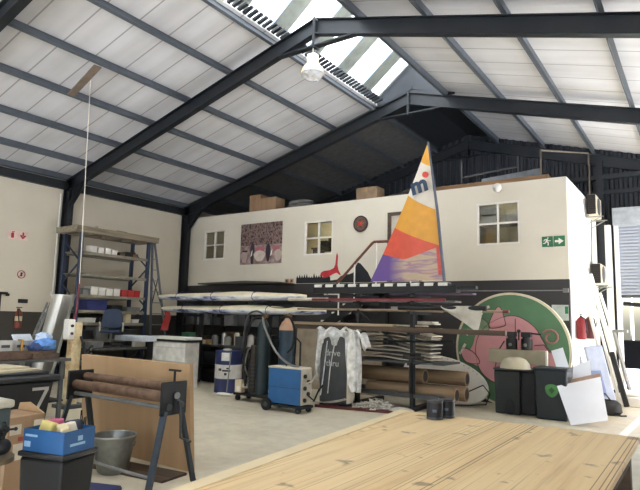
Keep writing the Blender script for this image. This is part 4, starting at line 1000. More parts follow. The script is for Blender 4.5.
def smooth_pts(P, k=6):
    P = [Vector(p) for p in P]; out = []
    for i in range(len(P) - 1):
        p0, p1, p2, p3 = P[max(i - 1, 0)], P[i], P[i + 1], P[min(i + 2, len(P) - 1)]
        for q in range(k):
            u = q / k; out.append(.5 * ((2 * p1) + (p2 - p0) * u + (2 * p0 - 5 * p1 + 4 * p2 - p3) * u * u + (3 * p1 - p0 - 3 * p2 + p3) * u ** 3))
    return out + [P[-1]]
for i, p in enumerate(hose_pts):
    b = B(); b.tube(smooth_pts(p), .02, 8); tag(b.obj('gas_hose', [RUBBER, RUBBER, GREY, DGREY][i]), ['black hose drooping left from the dark green cylinder', 'black hose looped on the copper-shouldered cylinder', 'grey hose slanting down to the top of the blue welder', 'dark grey hose arching left above the trolley motor'][i], 'hose', 'gas hoses')
# scrap on red rails
t = thing('red_skid', 'flat dark skid with red edge rails on the floor under the rack', 'skid', (-5.35, 9.15, 0), R(12))
b = B(); b.box((.1, 0, .02), (1.6, .5, .03)); b.obj('plate', mat((44, 40, 40), .6), t, smooth=0)
for y in (-.26, .26):
    b = B(); b.box((.1, y, .025), (1.65, .035, .05)); b.obj('edge_rail', mat((92, 34, 32), .6), t, smooth=0)
random.seed(21); b = B()
for i in range(110):
    c = Vector((random.gauss(0, .2), random.gauss(0, .12), 0)); hgt = max(.02, .17 - c.length * .5)
    p = [c + Vector((random.uniform(-.1, .1), random.uniform(-.08, .08), random.uniform(0, hgt))) for _ in range(5)]
    b.tube(smooth_pts(p, 3), random.uniform(.006, .015), 4)
tag(b.obj('metal_shavings', mat((206, 200, 188), .28, .6, .4, 20), None, (-5.03, 9.22, .05), smooth=0), 'heap of curled bright metal shavings on the dark skid', 'scrap', None, 'stuff')
b = B(); b.ball((0, 0, .05), .2, (1.2, .7, .3)); tag(b.obj('pale_rag', OFFW, None, (-4.45, 9.15, 0)), 'pale rag on the floor right of the metal shavings', 'rag')

# ------------------------------------------------------------------ barrel, mop, benches at middle-left
t = thing('oil_drum', 'navy and white steel drum with a white label', 'drum', (-8.56, 9.14, 0)); r = .29
def ring_prof(z0, z1): return [(r, z0), (r, z1)]
b = B(); b.lathe([(r - .02, 0), (r, .01), (r, .28), (r + .008, .29), (r, .3)], seg=36); b.obj('lower_band', NAVY, t)
b = B(); b.lathe([(r, .3), (r, .57), (r + .008, .58), (r, .59)], seg=36); b.obj('white_band', mat((196, 192, 184), .5), t)
b = B(); b.lathe([(r, .59), (r, .86), (r + .006, .87), (r, .88), (r - .02, .88), (r - .02, .865), (.01, .865)], seg=36); b.obj('upper_band', NAVY, t)
va = math.atan2(-9.2, 8.45)
def onbarrel(da, z, w, h, m, nm):
    b = B(); b.sheet(lambda u, v: ((r + .004) * math.cos(va + da + (u - .5) * w), (r + .004) * math.sin(va + da + (u - .5) * w), z + (v - .5) * h), 6, 2, .003); b.obj(nm, m, t)
onbarrel(-.25, .76, .6, .17, mat((206, 204, 196), .5), 'label'); onbarrel(-.65, .49, .25, .05, DARK, 'mark'); onbarrel(-.15, .47, .6, .035, DARK, 'mark'); onbarrel(-.2, .4, .18, .05, DARK, 'mark'); onbarrel(-.05, .52, .2, .03, DARK, 'mark')
b = B(); b.ball((-.1, .05, .89), .09, (1.2, 1, .3)); tag(b.obj('cleaning_rag', mat((206, 196, 178), .8), None, (-8.56, 9.14, 0)), 'crumpled pale rag on top of the drum', 'rag')
t = thing('floor_mop', 'white-headed mop leaning against the drum', 'mop', (-8.14, 8.66, 0))
b = B(); b.cyl((0, 0, .05), (-.14, .24, .86), .013, seg=8); b.obj('handle', GREY, t)
b = B(); b.ball((-.06, 0, .03), .16, (1.25, .7, .2)); b.ball((-.16, .02, .03), .1, (1.3, .8, .25)); b.obj('mop_head', mat((206, 200, 188), .8), t)

t = thing('steel_bench', 'dark steel workbench with lower shelf behind the drum', 'workbench', (-10.1, 10.45, 0))
b = B(); b.box((0, 0, .88), (2.4, .7, .04)); b.obj('benchtop', mat((64, 60, 56), .6), t, smooth=0)
for x in (-1.15, -.45, 1.15):
    for y in (-.3, .3):
        b = B(); b.box((x, y, .43), (.05, .05, .86)); b.obj('leg', DARK, t, smooth=0)
b = B(); b.box((0, 0, .42), (2.35, .62, .03)); b.obj('shelf', DARK, t, smooth=0)
items = [(-1.05, .3, .22, .26, GREENC, 'green toolbox on the steel bench', 'toolbox'), (-.9, .16, .2, .09, CREAM, 'small cream box beside the green toolbox', 'box'), (-.62, .26, .2, .09, CREAM, 'wider cream box in the row on the steel bench', 'box'), (-.35, .16, .18, .1, mat((190, 160, 110), .6), 'tan box in the middle of the steel bench', 'box'), (-.1, .16, .2, .26, GREY, 'grey canister on the steel bench, left of the silver one', 'canister'), (.12, .14, .2, .32, ALU, 'silver canister on the steel bench', 'canister'), (.34, .18, .2, .24, mat((140, 140, 132), .6), 'dull grey tin on the steel bench', 'tin'), (.55, .14, .16, .34, OFFW, 'tall pale container on the steel bench', 'container'), (.78, .2, .22, .22, DGREY, 'dark grey machine block at the right of the steel bench', 'machine'), (1.0, .16, .2, .3, mat((170, 166, 160), .6), 'pale container at the right end of the steel bench', 'container')]
for i, (x, w, d, h, m, lab, cat) in enumerate(items):
    t = thing(cat.replace(' ', '_'), lab, cat, (-10.1 + x, 10.35 + .1 * (i % 2), .902), R(5 * (i % 3) - 5), 'clutter on the steel bench')
    b = B()
    if cat in ('canister', 'tin', 'container'):
        b.lathe([(w / 2, 0), (w / 2, h * .8), (w * .3, h * .92)], seg=16); b.obj('body', m, t); b = B(); b.cyl((0, 0, h * .9), (0, 0, h), w * .22); b.obj('cap', DGREY, t)
    else:
        b.box((0, 0, h / 2), (w, d, h)); b.obj('body', m, t, bevel=.008); b = B(); b.box((0, 0, h), (w * 1.03, d * 1.03, .02)); b.obj('lid', m, t, smooth=0)
for i, (x, w, h, m) in enumerate(((-.75, .5, .26, DGREY), (-.1, .4, .3, DARK), (.45, .4, .24, mat((44, 50, 66), .5)), (.9, .36, .3, DGREY))):
    rbox(-10.1 + x, 10.4, .437, (w, .4, h), m, ['long grey bin', 'black bin', 'blue-black bin', 'short grey bin'][i] + ' on the lower shelf of the steel bench', name='parts_bin', group='bins under the steel bench')
for i, (x, w, h, m) in enumerate(((-.8, .5, .3, DARK), (-.1, .45, .28, BLACK), (.5, .5, .3, mat((60, 44, 40), .6)))):
    rbox(-10.1 + x, 10.4, 0, (w, .45, h), m, ['leftmost dark crate', 'middle black crate', 'brownish crate'][i] + ' on the floor under the steel bench', name='crate', group='crates under the steel bench')
# dark shelving along the office foot
t = thing('stock_shelf', 'dark stock shelving along the foot of the office wall', 'shelving', (-10.5, 11.38, 0))
for z in (.3, .85, 1.35, 1.8):
    b = B(); b.box((0, 0, z), (3.6, .5, .03)); b.obj('shelf', DARK, t, smooth=0)
for x in (-1.8, -.6, .6, 1.8):
    for y in (-.23, .23):
        b = B(); b.box((x, y, 1.0), (.04, .04, 2.0)); b.obj('post', DARK, t, smooth=0)
random.seed(4)
cols = [DARK, GREY, mat((52, 60, 84), .6), OFFW, BROWNW, DGREY, mat((86, 80, 72), .6), NAVY]
kk = 0
pos = ['far left', 'left', 'left of middle', 'middle', 'right of middle', 'right', 'far right']
for z, nm in ((.865, 'second'), (1.365, 'third')):
    for q in range(7):
        w = random.uniform(.28, .42); h = random.uniform(.16, .36); m = cols[(kk * 3 + q) % 8]; kk += 1
        rbox(-12.02 + q * .5, 11.34, z, (w, .36, h), m, 'stock box at the %s of the %s stock shelf' % (pos[q], nm), name='stock_box', group='boxes on the dark stock shelving')
# white cabinet with black-edged top
t = thing('white_cabinet', 'white panelled counter with a black-edged top', 'counter', (-10.15, 9.05, 0))
b = B(); b.box((0, 0, .5), (1.1, .4, 1.0)); b.obj('carcass', mat((184, 180, 172), .5), t, smooth=0)
for z, h in ((.28, .5), (.72, .3), (.93, .1)):
    b = B(); b.box((0, -.205, z), (1.06, .012, h)); b.obj('front_panel', mat((216, 213, 206), .5), t, bevel=.003)
b = B(); b.box((0, 0, 1.03), (1.16, .46, .05)); b.obj('edge', BLACK, t, smooth=0)
b = B(); b.box((0, 0, 1.085), (1.18, .48, .06)); b.obj('top', WHITE, t, bevel=.006)
b = B(); b.box((0, 0, 0), (1.0, .5, .12)); tag(b.obj('white_slab', mat((190, 196, 206), .5), None, (-11.05, 8.65, 1.05), R(0), bevel=.01), 'pale blue-white slab lying left of the white counter', 'slab')
t = thing('low_bench', 'dark worktable in front of the blue rack', 'workbench', (-11.25, 8.05, 0))
b = B(); b.box((0, 0, .83), (.8, 1.5, .05)); b.obj('top', mat((70, 66, 62), .6), t, smooth=0)
for x in (-.35, .35):
    for y in (-.7, .7):
        b = B(); b.box((x, y, .4), (.06, .06, .8)); b.obj('leg', DARK, t, smooth=0)
b = B(); b.box((0, 0, .35), (.7, 1.4, .03)); b.obj('shelf', DARK, t, smooth=0)
b = B(); b.box((.25, .62, .915), (.12, .3, .12)); b.box((.1, .5, .97), (.2, .4, .02), (0, .3, 0)) if False else None
b.bm.free() if False else None
tag(b.obj('white_carton', WHITE, None, (-11.25, 8.05, 0), bevel=.005), 'small white carton on the dark worktable', 'carton')
rbox(-11.15, 7.6, .857, (.3, .25, .12), GREY, 'grey box at the near end of the dark worktable', group='boxes on the dark worktable')
b = B(); b.box((0, 0, .5), (.12, .9, .9)); 
tag(b.obj('white_panel', OFFW, None, (-10.78, 8.0, 0), smooth=0), 'off-white panel standing in front of the dark worktable', 'panel') if False else b.bm.free()
for x, y in ((-10.9, 8.62),):
    b = B(); b.box((x, y + .25, .49), (.4, .06, .98)); b.box((x - .1, y + .4, .49), (.05, .25, .97)); tag(b.obj('support_frame', DARK, smooth=0), 'dark frame carrying the pale slab', 'frame')
t = thing('office_chair', 'dark blue office chair set on the dark worktable', 'chair', (-11.35, 8.15, .857), R(50))
b = B(); b.box((0, 0, .34), (.44, .42, .07)); b.obj('seat', mat((38, 52, 76), .7), t, bevel=.03, seg=3)
b = B(); b.prism(sm([(-.2, 0), (-.23, .2), (-.17, .4), (0, .44), (.17, .4), (.23, .2), (.2, 0)], 4), .06, MX((0, .19, .42), (1, 0, 0), (0, .12, 1))); b.obj('backrest', mat((38, 52, 76), .7), t, bevel=.02, seg=2)
b = B(); b.cyl((0, 0, .06), (0, 0, .32), .03); b.obj('column', GREY, t)
for q in range(5):
    a = q * 2 * math.pi / 5; b = B(); b.bar((0, 0, .08), (.24 * math.cos(a), .24 * math.sin(a), .045), .04); b.ball((.24 * math.cos(a), .24 * math.sin(a), .03), .03); b.obj('leg', BLACK, t)
for x in (-.25, .25):
    b = B(); b.tube([(x, .05, .34), (x, .05, .52), (x, -.1, .54)], .02, 6); b.obj('armrest', OFFW, t)

# ------------------------------------------------------------------ left bench group
t = thing('metal_bench', 'long dark steel bench along the left side', 'workbench', (-8.5, 3.9, 0))
b = B(); b.box((0, 0, .9), (1.1, 2.3, .04)); b.obj('benchtop', mat((74, 72, 70), .5, .3), t, smooth=0)
for x in (-.48, .48):
    for y in (-1.05, 1.05):
        b = B(); b.box((x, y, .44), (.05, .05, .88)); b.obj('leg', DGREY, t, smooth=0)
b = B(); b.box((0, 0, .3), (1.0, 2.2, .03)); b.obj('shelf', DARK, t, smooth=0)
b = B(); b.box((.0, 0, .06), (.12, 2.1, .12)); tag(b.obj('steel_beam', rust_mat('brown_steel', (78, 58, 48), (110, 86, 72)), None, (-8.1, 3.75, .921), bevel=.006), 'rusty brown box section lying along the front of the bench', 'beam')
t = thing('slotted_rail', 'pale grey slotted rail lying along the bench', 'rail', (-8.35, 3.7, 1.0))
b = B(); b.box((0, 0, .09), (.16, 2.0, .18)); b.obj('rail', mat((176, 174, 170), .4, .4), t, bevel=.006)
for q in range(8):
    b = B(); b.box((.081, -.8 + q * .22, .1), (.004, .12, .04)); b.obj('slot', DGREY, t, smooth=0)
b = B(); b.box((-8.35, 3.7, .96), (.2, 1.9, .08)); tag(b.obj('packing_timber', BROWNW, smooth=0), 'brown packing timber under the slotted rail', 'timber')
t = thing('bar_clamp', 'small brass clamp on the slotted rail', 'clamp', (-8.22, 4.4, 1.0))
b = B(); b.box((.05, 0, .1), (.025, .025, .18)); b.box((0, 0, .19), (.1, .025, .02)); b.obj('frame', mat((170, 128, 60), .45, .4), t, smooth=0)
b = B(); b.cyl((.05, 0, -.04), (.05, 0, .02), .012); b.obj('screw', DARK, t)
t = thing('plastic_bundle', 'shiny blue and white crumpled plastic bundle on the bench', 'bundle', (-8.15, 4.72, 1.02))
random.seed(2)
for nm, c, rad, m in (('blue_film', (0, 0, .1), .13, mat((92, 140, 204), .2, 0, .3, 16)), ('white_film', (-.06, .02, .2), .09, mat((186, 206, 232), .2, 0, .2)), ('dark_film', (.02, -.14, .07), .09, mat((40, 60, 104), .3))):
    b = B(); b.ball(c, rad, (1.1, 1.4, .8), 14)
    for v in b.bm.verts: v.co += Vector([random.uniform(-.018, .018) for _ in range(3)])
    b.obj(nm, m, t, smooth=20)
b = B(); b.box((0, 0, .04), (.3, .4, .08)); tag(b.obj('wood_block', BROWNW, None, (-8.15, 4.68, .921)), 'wooden block under the crumpled plastic bundle', 'block')
b = B(); b.box((0, 0, .16), (.02, .36, .32), (0, R(-32), R(18))); tag(b.obj('white_sheet', mat((196, 202, 212), .5), None, (-8.75, 4.75, .95), smooth=0), 'small white sheet propped on the back of the bench', 'sheet')
# rolled sheet and frames behind the bench
b = B()
def rolls(u, v):
    a = u * math.pi * 1.7 + .3; rad = .2 + .02 * u
    return (rad * math.cos(a) + .32 * v, rad * math.sin(a) + .22 * v, 1.95 * v)
b.sheet(rolls, 28, 8, .01); tag(b.obj('rolled_sheet', mat((176, 174, 168), .3, .5, .08, 3), None, (-10.75, 6.15, .0)), 'large silver rolled metal sheet leaning behind the bench', 'metal sheet')
for i, (x, y, tilt) in enumerate(((-11.75, 6.5, 12), (-11.25, 5.9, 18))):
    t = thing('rack_ladder', ['grey ladder-like frame leaning left of the rolled sheet', 'second ladder-like frame in front of the other'][i], 'ladder', (x, y, 0), R(-20), 'ladder frames beside the rolled sheet')
    b = B(); s = math.sin(R(tilt))
    for q in (-.16, .16): b.bar((q, 0, 0), (q + .2 * s, 1.8 * s, 1.8), .04)
    b.obj('side_rail', GREY, t, smooth=0)
    b = B()
    for q in range(6): z = .3 + q * .28; b.bar((-.16 + .2 * s * z / 1.8, s * z, z), (.16 + .2 * s * z / 1.8, s * z, z), .03)
    b.obj('crossbar', GREY, t, smooth=0)
# machine column with control box, and its drop line
t = thing('control_pillar', 'chipped cream machine pillar with white control box', 'machine', (-9.05, 5.78, 0))
b = B(); b.box((0, 0, .72), (.17, .17, 1.44)); b.obj('column', YELRUST, t, bevel=.01)
b = B(); b.box((.04, -.14, 1.32), (.16, .12, .34)); cb = b.obj('control_box', WHITE, t, bevel=.01)
for z in (1.25, 1.38):
    b = B(); b.cyl((.12, -.14, z), (.14, -.14, z), .025); b.obj('button', BLACK, cb)
b = B(); b.box((0, 0, .03), (.4, .4, .06)); b.obj('base', DGREY, t, smooth=0)
b = B(); b.tube([(.1, .05, 1.2), (.18, .08, 1.0), (.14, .1, .7), (.12, .1, .3)], .02, 6); b.bar((.08, .1, .85), (.3, .16, 1.05), .03); b.obj('pipework', DARK, t)
b = B(); b.tube([(-9.07, 5.7, 5.82), (-9.0, 5.72, 3.6), (-8.97, 5.74, 2.1)], .008, 6); tag(b.obj('drop_cable', OFFW), 'thin pale cable hanging from the roof bar', 'cable')
b = B(); b.tube([(-8.97, 5.74, 2.1), (-9.0, 5.75, 1.9), (-9.02, 5.76, 1.7), (-9.0, 5.72, 1.49)], .014, 6); tag(b.obj('air_hose', mat((120, 50, 54), .6)), 'red hose hanging down to the cream machine pillar', 'hose')

# high bay lamp
t = thing('high_bay_lamp', 'round high bay lamp hanging at the portal apex', 'lamp', (-5.55, 7.74, 5.85))
b = B(); b.tube([(0, 0, .57), (0, 0, .42)], .012, 6); b.box((0, 0, .35), (.16, .14, .16)); b.obj('gear_box', mat((214, 206, 190), .5), t, bevel=.015)
b = B(); b.lathe([(.07, .3), (.09, .28), (.17, .18), (.21, .08), (.215, .06), (.2, .06), (.16, .17), (.08, .26)], seg=32); b.obj('reflector', mat((206, 186, 150), .45), t)
b = B(); b.lathe([(.205, .07), (.2, .03), (.15, -.02), (.05, -.04)], seg=32); b.obj('glass_cover', film_mat((.8, .85, .9), .35), t)
b = B(); b.ball((0, 0, .12), .05, (1, 1, 1.5)); b.obj('bulb', WHITE, t)

# ------------------------------------------------------------------ slip roller with board and tub
t = thing('slip_roller', 'dark steel sheet-rolling machine with two rusty rollers on splayed legs', 'rolling machine', (-5.03, 3.81, 0), R(-1))
RX = .78
for sx in (-1, 1):
    b = B(); b.box((sx * RX, 0, .815), (.035, .3, .31)); e = b.obj('end_plate', mat((22, 24, 26), .5, .2), t, bevel=.006)
    for y, z in ((.02, .84), (-.07, .74), (.08, .75)):
        b = B(); b.cyl((sx * (RX + .01), y, z), (sx * (RX + .035), y, z), .032, seg=14); b.obj('bearing', GREY if sx > 0 and z > .8 else DGREY, e)
    for sy in (-1, 1):
        b = B(); b.bar((sx * RX, sy * .1, .7), (sx * (RX + .04), sy * .27, 0), .055, .012 * 3); b.obj('leg', mat((60, 68, 76), .45, .4), t, smooth=0)
b = B(); b.cyl((-RX, .06, .9), (RX, .06, .9), .043, seg=24); b.obj('upper_roller', RUST, t)
b = B(); b.cyl((-RX, -.06, .82), (RX, -.06, .82), .05, seg=24); b.obj('lower_roller', RUST, t)
b = B(); b.cyl((-RX, -.06, .725), (RX, -.06, .725), .022, seg=14); b.obj('tie_bar', GREY, t)
b = B(); b.cyl((RX, 0, .96), (RX, 0, 1.07), .012, seg=10); b.bar((RX - .08, 0, 1.075), (RX + .08, 0, 1.075), .02); b.obj('screw_handle', mat((36, 32, 30), .5, .4), t)
b = B(); b.tube([(RX + .04, .02, .8), (RX + .07, .03, .78), (RX + .07, .05, .45), (RX + .2, .06, .43)], .013, 8); b.obj('crank', mat((60, 60, 58), .4, .5), t)
b = B(); b.tube([(-RX, -.24, .13), (RX, -.24, .13)], .016, 8); b.obj('foot_rail', GREY, t)
b = B(); b.box((0, 0, .545), (1.95, .05, 1.09), (0, 0, 0)); tag(b.obj('brown_board', BOARDM, None, (-5.42, 4.3, .01), rot=(R(5), 0, R(-1))), 'large brown board leaning behind the rolling machine', 'board')
t = thing('metal_tub', 'dull galvanised tub on the floor under the rollers', 'tub', (-5.08, 3.78, 0))
b = B(); b.lathe([(.13, 0), (.15, .02), (.2, .3), (.215, .36), (.222, .37), (.21, .372), (.195, .3), (.14, .03), (.01, .025)], seg=36); b.obj('bowl', GALV, t)
b = B(); b.tube([(.217 * math.cos(a), .217 * math.sin(a), .368) for a in [2 * math.pi * q / 36 for q in range(37)]], .01, 6); b.obj('rim', mat((160, 160, 152), .4, .6), t)
for a in (30, 210):
    b = B(); b.tube([(.21 * math.cos(R(a + d)), .21 * math.sin(R(a + d)), .3 - .03 * (1 - abs(d) / 12)) for d in (-12, -6, 0, 6, 12)], .008, 5); b.obj('handle', GREY, t)
b = B(); b.box((-4.95, 3.95, .012), (1.1, .35, .024), (0, 0, R(6))); tag(b.obj('floor_board', BROWNW, smooth=0), 'brown board lying on the floor by the tub', 'board')
b = B()
random.seed(8)
for i in range(10): b.tube([(random.uniform(-.05, .05), random.uniform(-.05, .05), 0), (random.uniform(-.14, .14), random.uniform(-.08, .08), random.uniform(.35, .6))], .006, 5)
b.lathe([(.06, 0), (.07, .2), (.065, .2), (.05, .02)], seg=14)
tag(b.obj('wire_bundle', DARK, None, (-5.48, 3.7, 0)), 'bundle of dark rods standing left of the tub', 'bundle')

# ------------------------------------------------------------------ near left: black bin, cartons, drill
t = thing('big_bin', 'large black wheeled bin with a white 7 on its side', 'bin', (-5.9, 2.7, 0))
b = B(); b.box((0, 0, .49), (.72, 1.05, .86), top=(1.2, 1.16)); b.obj('body', mat((30, 31, 33), .5), t, bevel=.03, seg=2)
b = B(); b.box((0, 0, .95), (.94, 1.32, .05)); b.obj('rim', mat((40, 41, 43), .5), t, bevel=.012)
b = B(); b.box((-.05, 0, .99), (.8, 1.2, .03)); b.obj('lid', mat((36, 37, 39), .5), t, bevel=.01)
sl = math.atan2(.072, .86)
MB = MX((.417, .47, .755), (0, 1, 0), (math.sin(sl), 0, math.cos(sl)))
b = B(); b.prism([(.62 * x, .72 * y) for x, y in [(-.13, .15), (.14, .15), (.14, .11), (.0, -.17), (-.045, -.15), (.08, .11), (-.13, .11)]], .004, MB); b.obj('number', mat((178, 176, 170), .6), t, smooth=0)
for x in (-.28, .28):
    for y in (-.4, .4):
        b = B(); b.cyl((x - .02, y, .05), (x + .02, y, .05), .05); b.obj('wheel', RUBBER, t)
b = B(); b.box((0, 0, .01), (.5, .75, .02)); b.box((-.05, .1, .03), (.4, .45, .02)); tag(b.obj('paper_sheets', mat((188, 176, 150), .7), None, (-5.85, 2.85, 1.006), R(8), smooth=0), 'cream sheets lying on the black bin lid', 'papers')
t = thing('tool_case', 'small grey case on the black bin lid', 'case', (-5.75, 2.42, 1.03))
b = B(); b.box((0, 0, .06), (.24, .3, .12)); b.obj('body', mat((116, 110, 98), .5), t, bevel=.01)
b = B(); b.box((0, 0, .125), (.25, .31, .015)); b.obj('lid', mat((90, 86, 78), .5), t, smooth=0)

t = thing('carton_box', 'tall brown cardboard box with open flap and pale labels', 'box', (-4.9, 2.62, 0), R(8))
b = B(); b.box((0, 0, .37), (.36, .34, .74)); b.obj('carton', CARD, t, bevel=.005)
b = B(); b.prism([(-.17, 0), (.17, 0), (.05, .1), (-.1, .08)], .005, MX((.0, .168, .74), (1, 0, 0), (0, -.5, .86))); b.obj('flap', mat((186, 156, 118), .8), t, smooth=0)
for (yy, zz, w, h) in ((-.1, .64, .1, .08), (.11, .65, .09, .09), (.02, .46, .26, .13)):
    b = B(); b.box((.182, yy, zz), (.004, w, h)); b.obj('label_patch', mat((200, 190, 170), .7), t, smooth=0)
b = B(); b.box((.182, .0, .56), (.004, .14, .035)); b.obj('label_patch', mat((150, 70, 52), .7), t, smooth=0)

t = thing('storage_tub', 'black plastic storage tub under the blue carton', 'tub', (-3.62, 2.26, 0), R(14))
b = B(); b.box((0, 0, .33), (.31, .25, .66), top=(1.18, 1.18)); b.obj('body', BLACK, t, bevel=.02, seg=2)
b = B(); b.box((0, 0, .68), (.385, .315, .035)); b.obj('lid', mat((26, 26, 28), .4), t, bevel=.01, seg=2)
t = thing('blue_carton', 'open blue printed carton full of paper bags', 'carton', (-3.62, 2.26, .6985), R(14))
CB = mat((28, 82, 134), .5, 0, .12, 8)
for (c, d) in (((.17, 0, .07), (.006, .27, .14)), ((-.17, 0, .07), (.006, .27, .14)), ((0, -.135, .07), (.34, .006, .14)), ((0, .135, .07), (.34, .006, .14))):
    b = B(); b.box(c, d); b.obj('side', CB, t, smooth=0)
b = B(); b.box((0, 0, .004), (.33, .26, .006)); b.obj('bottom', CB, t, smooth=0)
for (c, d) in (((-.1, -.14, .1), (.1, .004, .014)), ((-.13, -.14, .045), (.05, .004, .035)), ((.175, -.02, .05), (.004, .13, .016)), ((.175, .0, .085), (.004, .04, .03))):
    b = B(); b.box(c, d); b.obj('print', mat((140, 174, 204), .6), t, smooth=0)
random.seed(14)
for i, (x, y, m, lab) in enumerate(((-.09, -.02, mat((214, 196, 120), .6), 'yellow packet in the blue carton'), (.06, .04, mat((222, 214, 196), .6), 'cream packet standing in the blue carton'), (.1, -.07, mat((206, 190, 150), .6), 'tan packet at the front of the blue carton'), (-.12, .08, mat((196, 96, 130), .6), 'pink packet in the corner of the blue carton'), (.02, .1, mat((50, 54, 70), .6), 'dark packet at the back of the blue carton'))):
    b = B(); b.box((0, 0, .085), (.11, .06, .13), (R(random.uniform(-18, 18)), R(random.uniform(-20, 20)), R(random.uniform(-40, 40))))
    c, s = math.cos(R(14)), math.sin(R(14))
    tag(b.obj('paper_packet', m, None, (-3.62 + x * c - y * s, 2.26 + x * s + y * c, .72), bevel=.012, seg=2), lab, 'packet', 'packets in the blue carton')
b = B(); b.box((0, 0, .12), (.4, .4, .24)); tag(b.obj('blue_crate', mat((30, 40, 84), .5), None, (-4.05, 2.78, 0), R(20), bevel=.015), 'dark blue crate on the floor beyond the black tub', 'crate')
t = thing('drill_press', 'dark pedestal drill with cream head at the left edge', 'drill', (-3.82, 1.84, 0))
b = B(); b.box((0, 0, .03), (.34, .3, .06)); b.obj('base', DARK, t, bevel=.01)
b = B(); b.cyl((-.1, .0, .05), (-.1, .0, .95), .035); b.obj('column', GREY, t)
b = B(); b.box((.0, .0, .93), (.3, .22, .13)); h_ = b.obj('head', mat((58, 70, 72), .5), t, bevel=.015, seg=2)
b = B(); b.box((0, 0, 1.02), (.34, .24, .05)); b.obj('belt_cover', mat((176, 172, 156), .5), h_, bevel=.015, seg=2)
b = B(); b.cyl((.06, 0, .72), (.06, 0, .88), .035); b.cyl((.06, 0, .69), (.06, 0, .73), .022); b.obj('chuck', DARK, t)
b = B(); b.cyl((.1, .08, .86), (.15, .09, .86), .02)
for q in range(3): a = q * 2.1; b.bar((.15, .09, .86), (.16, .09 + .05 * math.cos(a), .86 + .05 * math.sin(a)), .012); b.ball((.16, .09 + .05 * math.cos(a), .86 + .05 * math.sin(a)), .012)
b.obj('feed_handle', BLACK, t)
b = B(); b.cyl((.04, .02, .66), (.04, .02, .69), .17, seg=28); b.bar((-.1, 0, .64), (.04, .02, .65), .06); b.obj('work_table', mat((128, 112, 90), .45, .3), t)
b = B(); b.ball((.0, .1, .8), .07, (1, .7, 1.2)); b.ball((.06, .12, .74), .05); b.obj('motor', BLACK, t)

# ------------------------------------------------------------------ foreground table and tins
t = thing('plank_table', 'large worn wooden work table in the foreground', 'table', (-1.2, 2.6, 0))
P = [(-2.04 + 1.2, 4.17 - 2.6), (-.385 + 1.2, 4.243 - 2.6), (-.385 + 1.2, .95 - 2.6), (-1.76 + 1.2, .95 - 2.6)]
b = B(); b.prism(P[::-1], .035, Matrix.Translation((0, 0, .865))); b.obj('tabletop', table_mat(), t, bevel=.004)
b = B(); b.bar((P[0][0] + .045, P[0][1] - .01, .903), (P[3][0] + .045, P[3][1] + .01, .903), .08, .008); b.obj('edge_strip', mat((232, 212, 172), .6, 0, .06), t, smooth=0)
b = B()
def off(p, k): return (p[0] * k, p[1] * k)
for i in range(4):
    a, c = off(P[i], .93), off(P[(i + 1) % 4], .93); b.bar((*a, .81), (*c, .81), .03, .1)
b.obj('apron', BROWNW, t, smooth=0)
for p in P:
    q = off(p, .9); b = B(); b.box((q[0], q[1], .43), (.08, .08, .86)); b.obj('leg', BROWNW, t, smooth=0)
for i, (x, y, lab) in enumerate(((-1.665, 3.97, 'nearer dark paint tin on the table corner'), (-1.63, 4.105, 'farther dark paint tin on the table corner'))):
    t = thing('paint_tin', lab, 'tin', (x, y, .9), R(40 * i), 'paint tins on the table')
    b = B(); b.lathe([(.058, 0), (.061, .003), (.061, .008), (.058, .012), (.058, .122), (.061, .126), (.061, .134), (.055, .136), (.05, .13), (.01, .13)], seg=30); b.obj('can', mat((84, 86, 92), .35, .7), t)
    b = B(); b.cyl((0, 0, .02), (0, 0, .118), .0592, seg=30, cap=False); b.obj('wrapper', mat((22, 25, 36), .5, 0, .5, 25), t)
    b = B(); a0 = -1.2 - R(40 * i); b.sheet(lambda u, v: (.06 * math.cos(a0 + (u - .5) * .5), .06 * math.sin(a0 + (u - .5) * .5), .055 + .02 * v), 6, 2, .001); b.obj('label_patch', mat((96, 104, 120), .6), t)

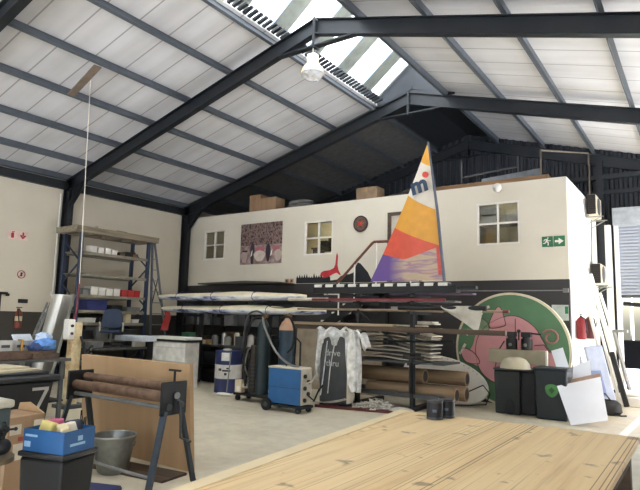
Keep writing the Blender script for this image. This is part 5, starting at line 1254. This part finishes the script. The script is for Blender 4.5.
# ------------------------------------------------------------------ light
w = bpy.data.worlds.new('sky'); SC.world = w; w.use_nodes = True; nt = w.node_tree
bg = nt.nodes['Background']; sky = nt.nodes.new('ShaderNodeTexSky'); sky.sky_type = 'NISHITA'; sky.sun_disc = False
sky.sun_elevation = R(48); sky.sun_rotation = R(105); sky.air_density = 1.2; sky.dust_density = 3.0
nt.links.new(sky.outputs[0], bg.inputs[0]); bg.inputs[1].default_value = .29
sun = bpy.data.lights.new('sun', 'SUN'); sun.energy = 21.0; sun.angle = R(.6); sun.color = (.95, .975, 1)
so = bpy.data.objects.new('sun', sun); COL.objects.link(so)
so.rotation_euler = Vector((-.50, .14, -.855)).to_track_quat('-Z', 'Y').to_euler()
def portal(name, loc, rot, sx, sy):
    l = bpy.data.lights.new(name, 'AREA'); l.shape = 'RECTANGLE'; l.size = sx; l.size_y = sy; l.cycles.is_portal = True
    o = bpy.data.objects.new(name, l); COL.objects.link(o); o.location = loc; o.rotation_euler = rot
for y0, y1, h in ((-3.8, -.5, 4.3), (8.9, 11.4, 4.5), (12.0, 15.3, 4.5)):
    portal('door_portal', (XR + .22, (y0 + y1) / 2, h / 2), (0, R(90), 0), h, y1 - y0)
for x0, x1 in ((-12.2, -6.6), (-5.0, 1.2)): portal('door_portal', ((x0 + x1) / 2, YF - .22, 2.15), (R(90), 0, 0), x1 - x0, 4.3)

# ------------------------------------------------------------------ camera
F_, yaw, pit, rol = 562.75, R(34.366), R(7.297), R(1.4487)
f = Vector((-math.sin(yaw) * math.cos(pit), math.cos(yaw) * math.cos(pit), math.sin(pit)))
r0 = Vector((math.cos(yaw), math.sin(yaw), 0)); u0 = r0.cross(f)
rx = r0 * math.cos(rol) + u0 * math.sin(rol); ux = u0 * math.cos(rol) - r0 * math.sin(rol)
cam = bpy.data.cameras.new('camera'); co = bpy.data.objects.new('camera', cam); COL.objects.link(co)
M = Matrix((rx, ux, -f)).transposed().to_4x4(); M.translation = (0, 0, 1.6); co.matrix_world = M
cam.sensor_width = 36; cam.lens = F_ / 640 * 36; cam.shift_y = 2 / 640; cam.clip_start = .05; cam.clip_end = 300
SC.camera = co

SC.view_settings.view_transform = 'Standard'; SC.view_settings.look = 'None'; SC.view_settings.gamma = 1
SC.view_settings.use_curve_mapping = False; SC.view_settings.exposure = 1.12
SC.cycles.use_denoising = True; SC.cycles.max_bounces = 14; SC.cycles.diffuse_bounces = 8; SC.cycles.transparent_max_bounces = 12; SC.cycles.sample_clamp_indirect = 10
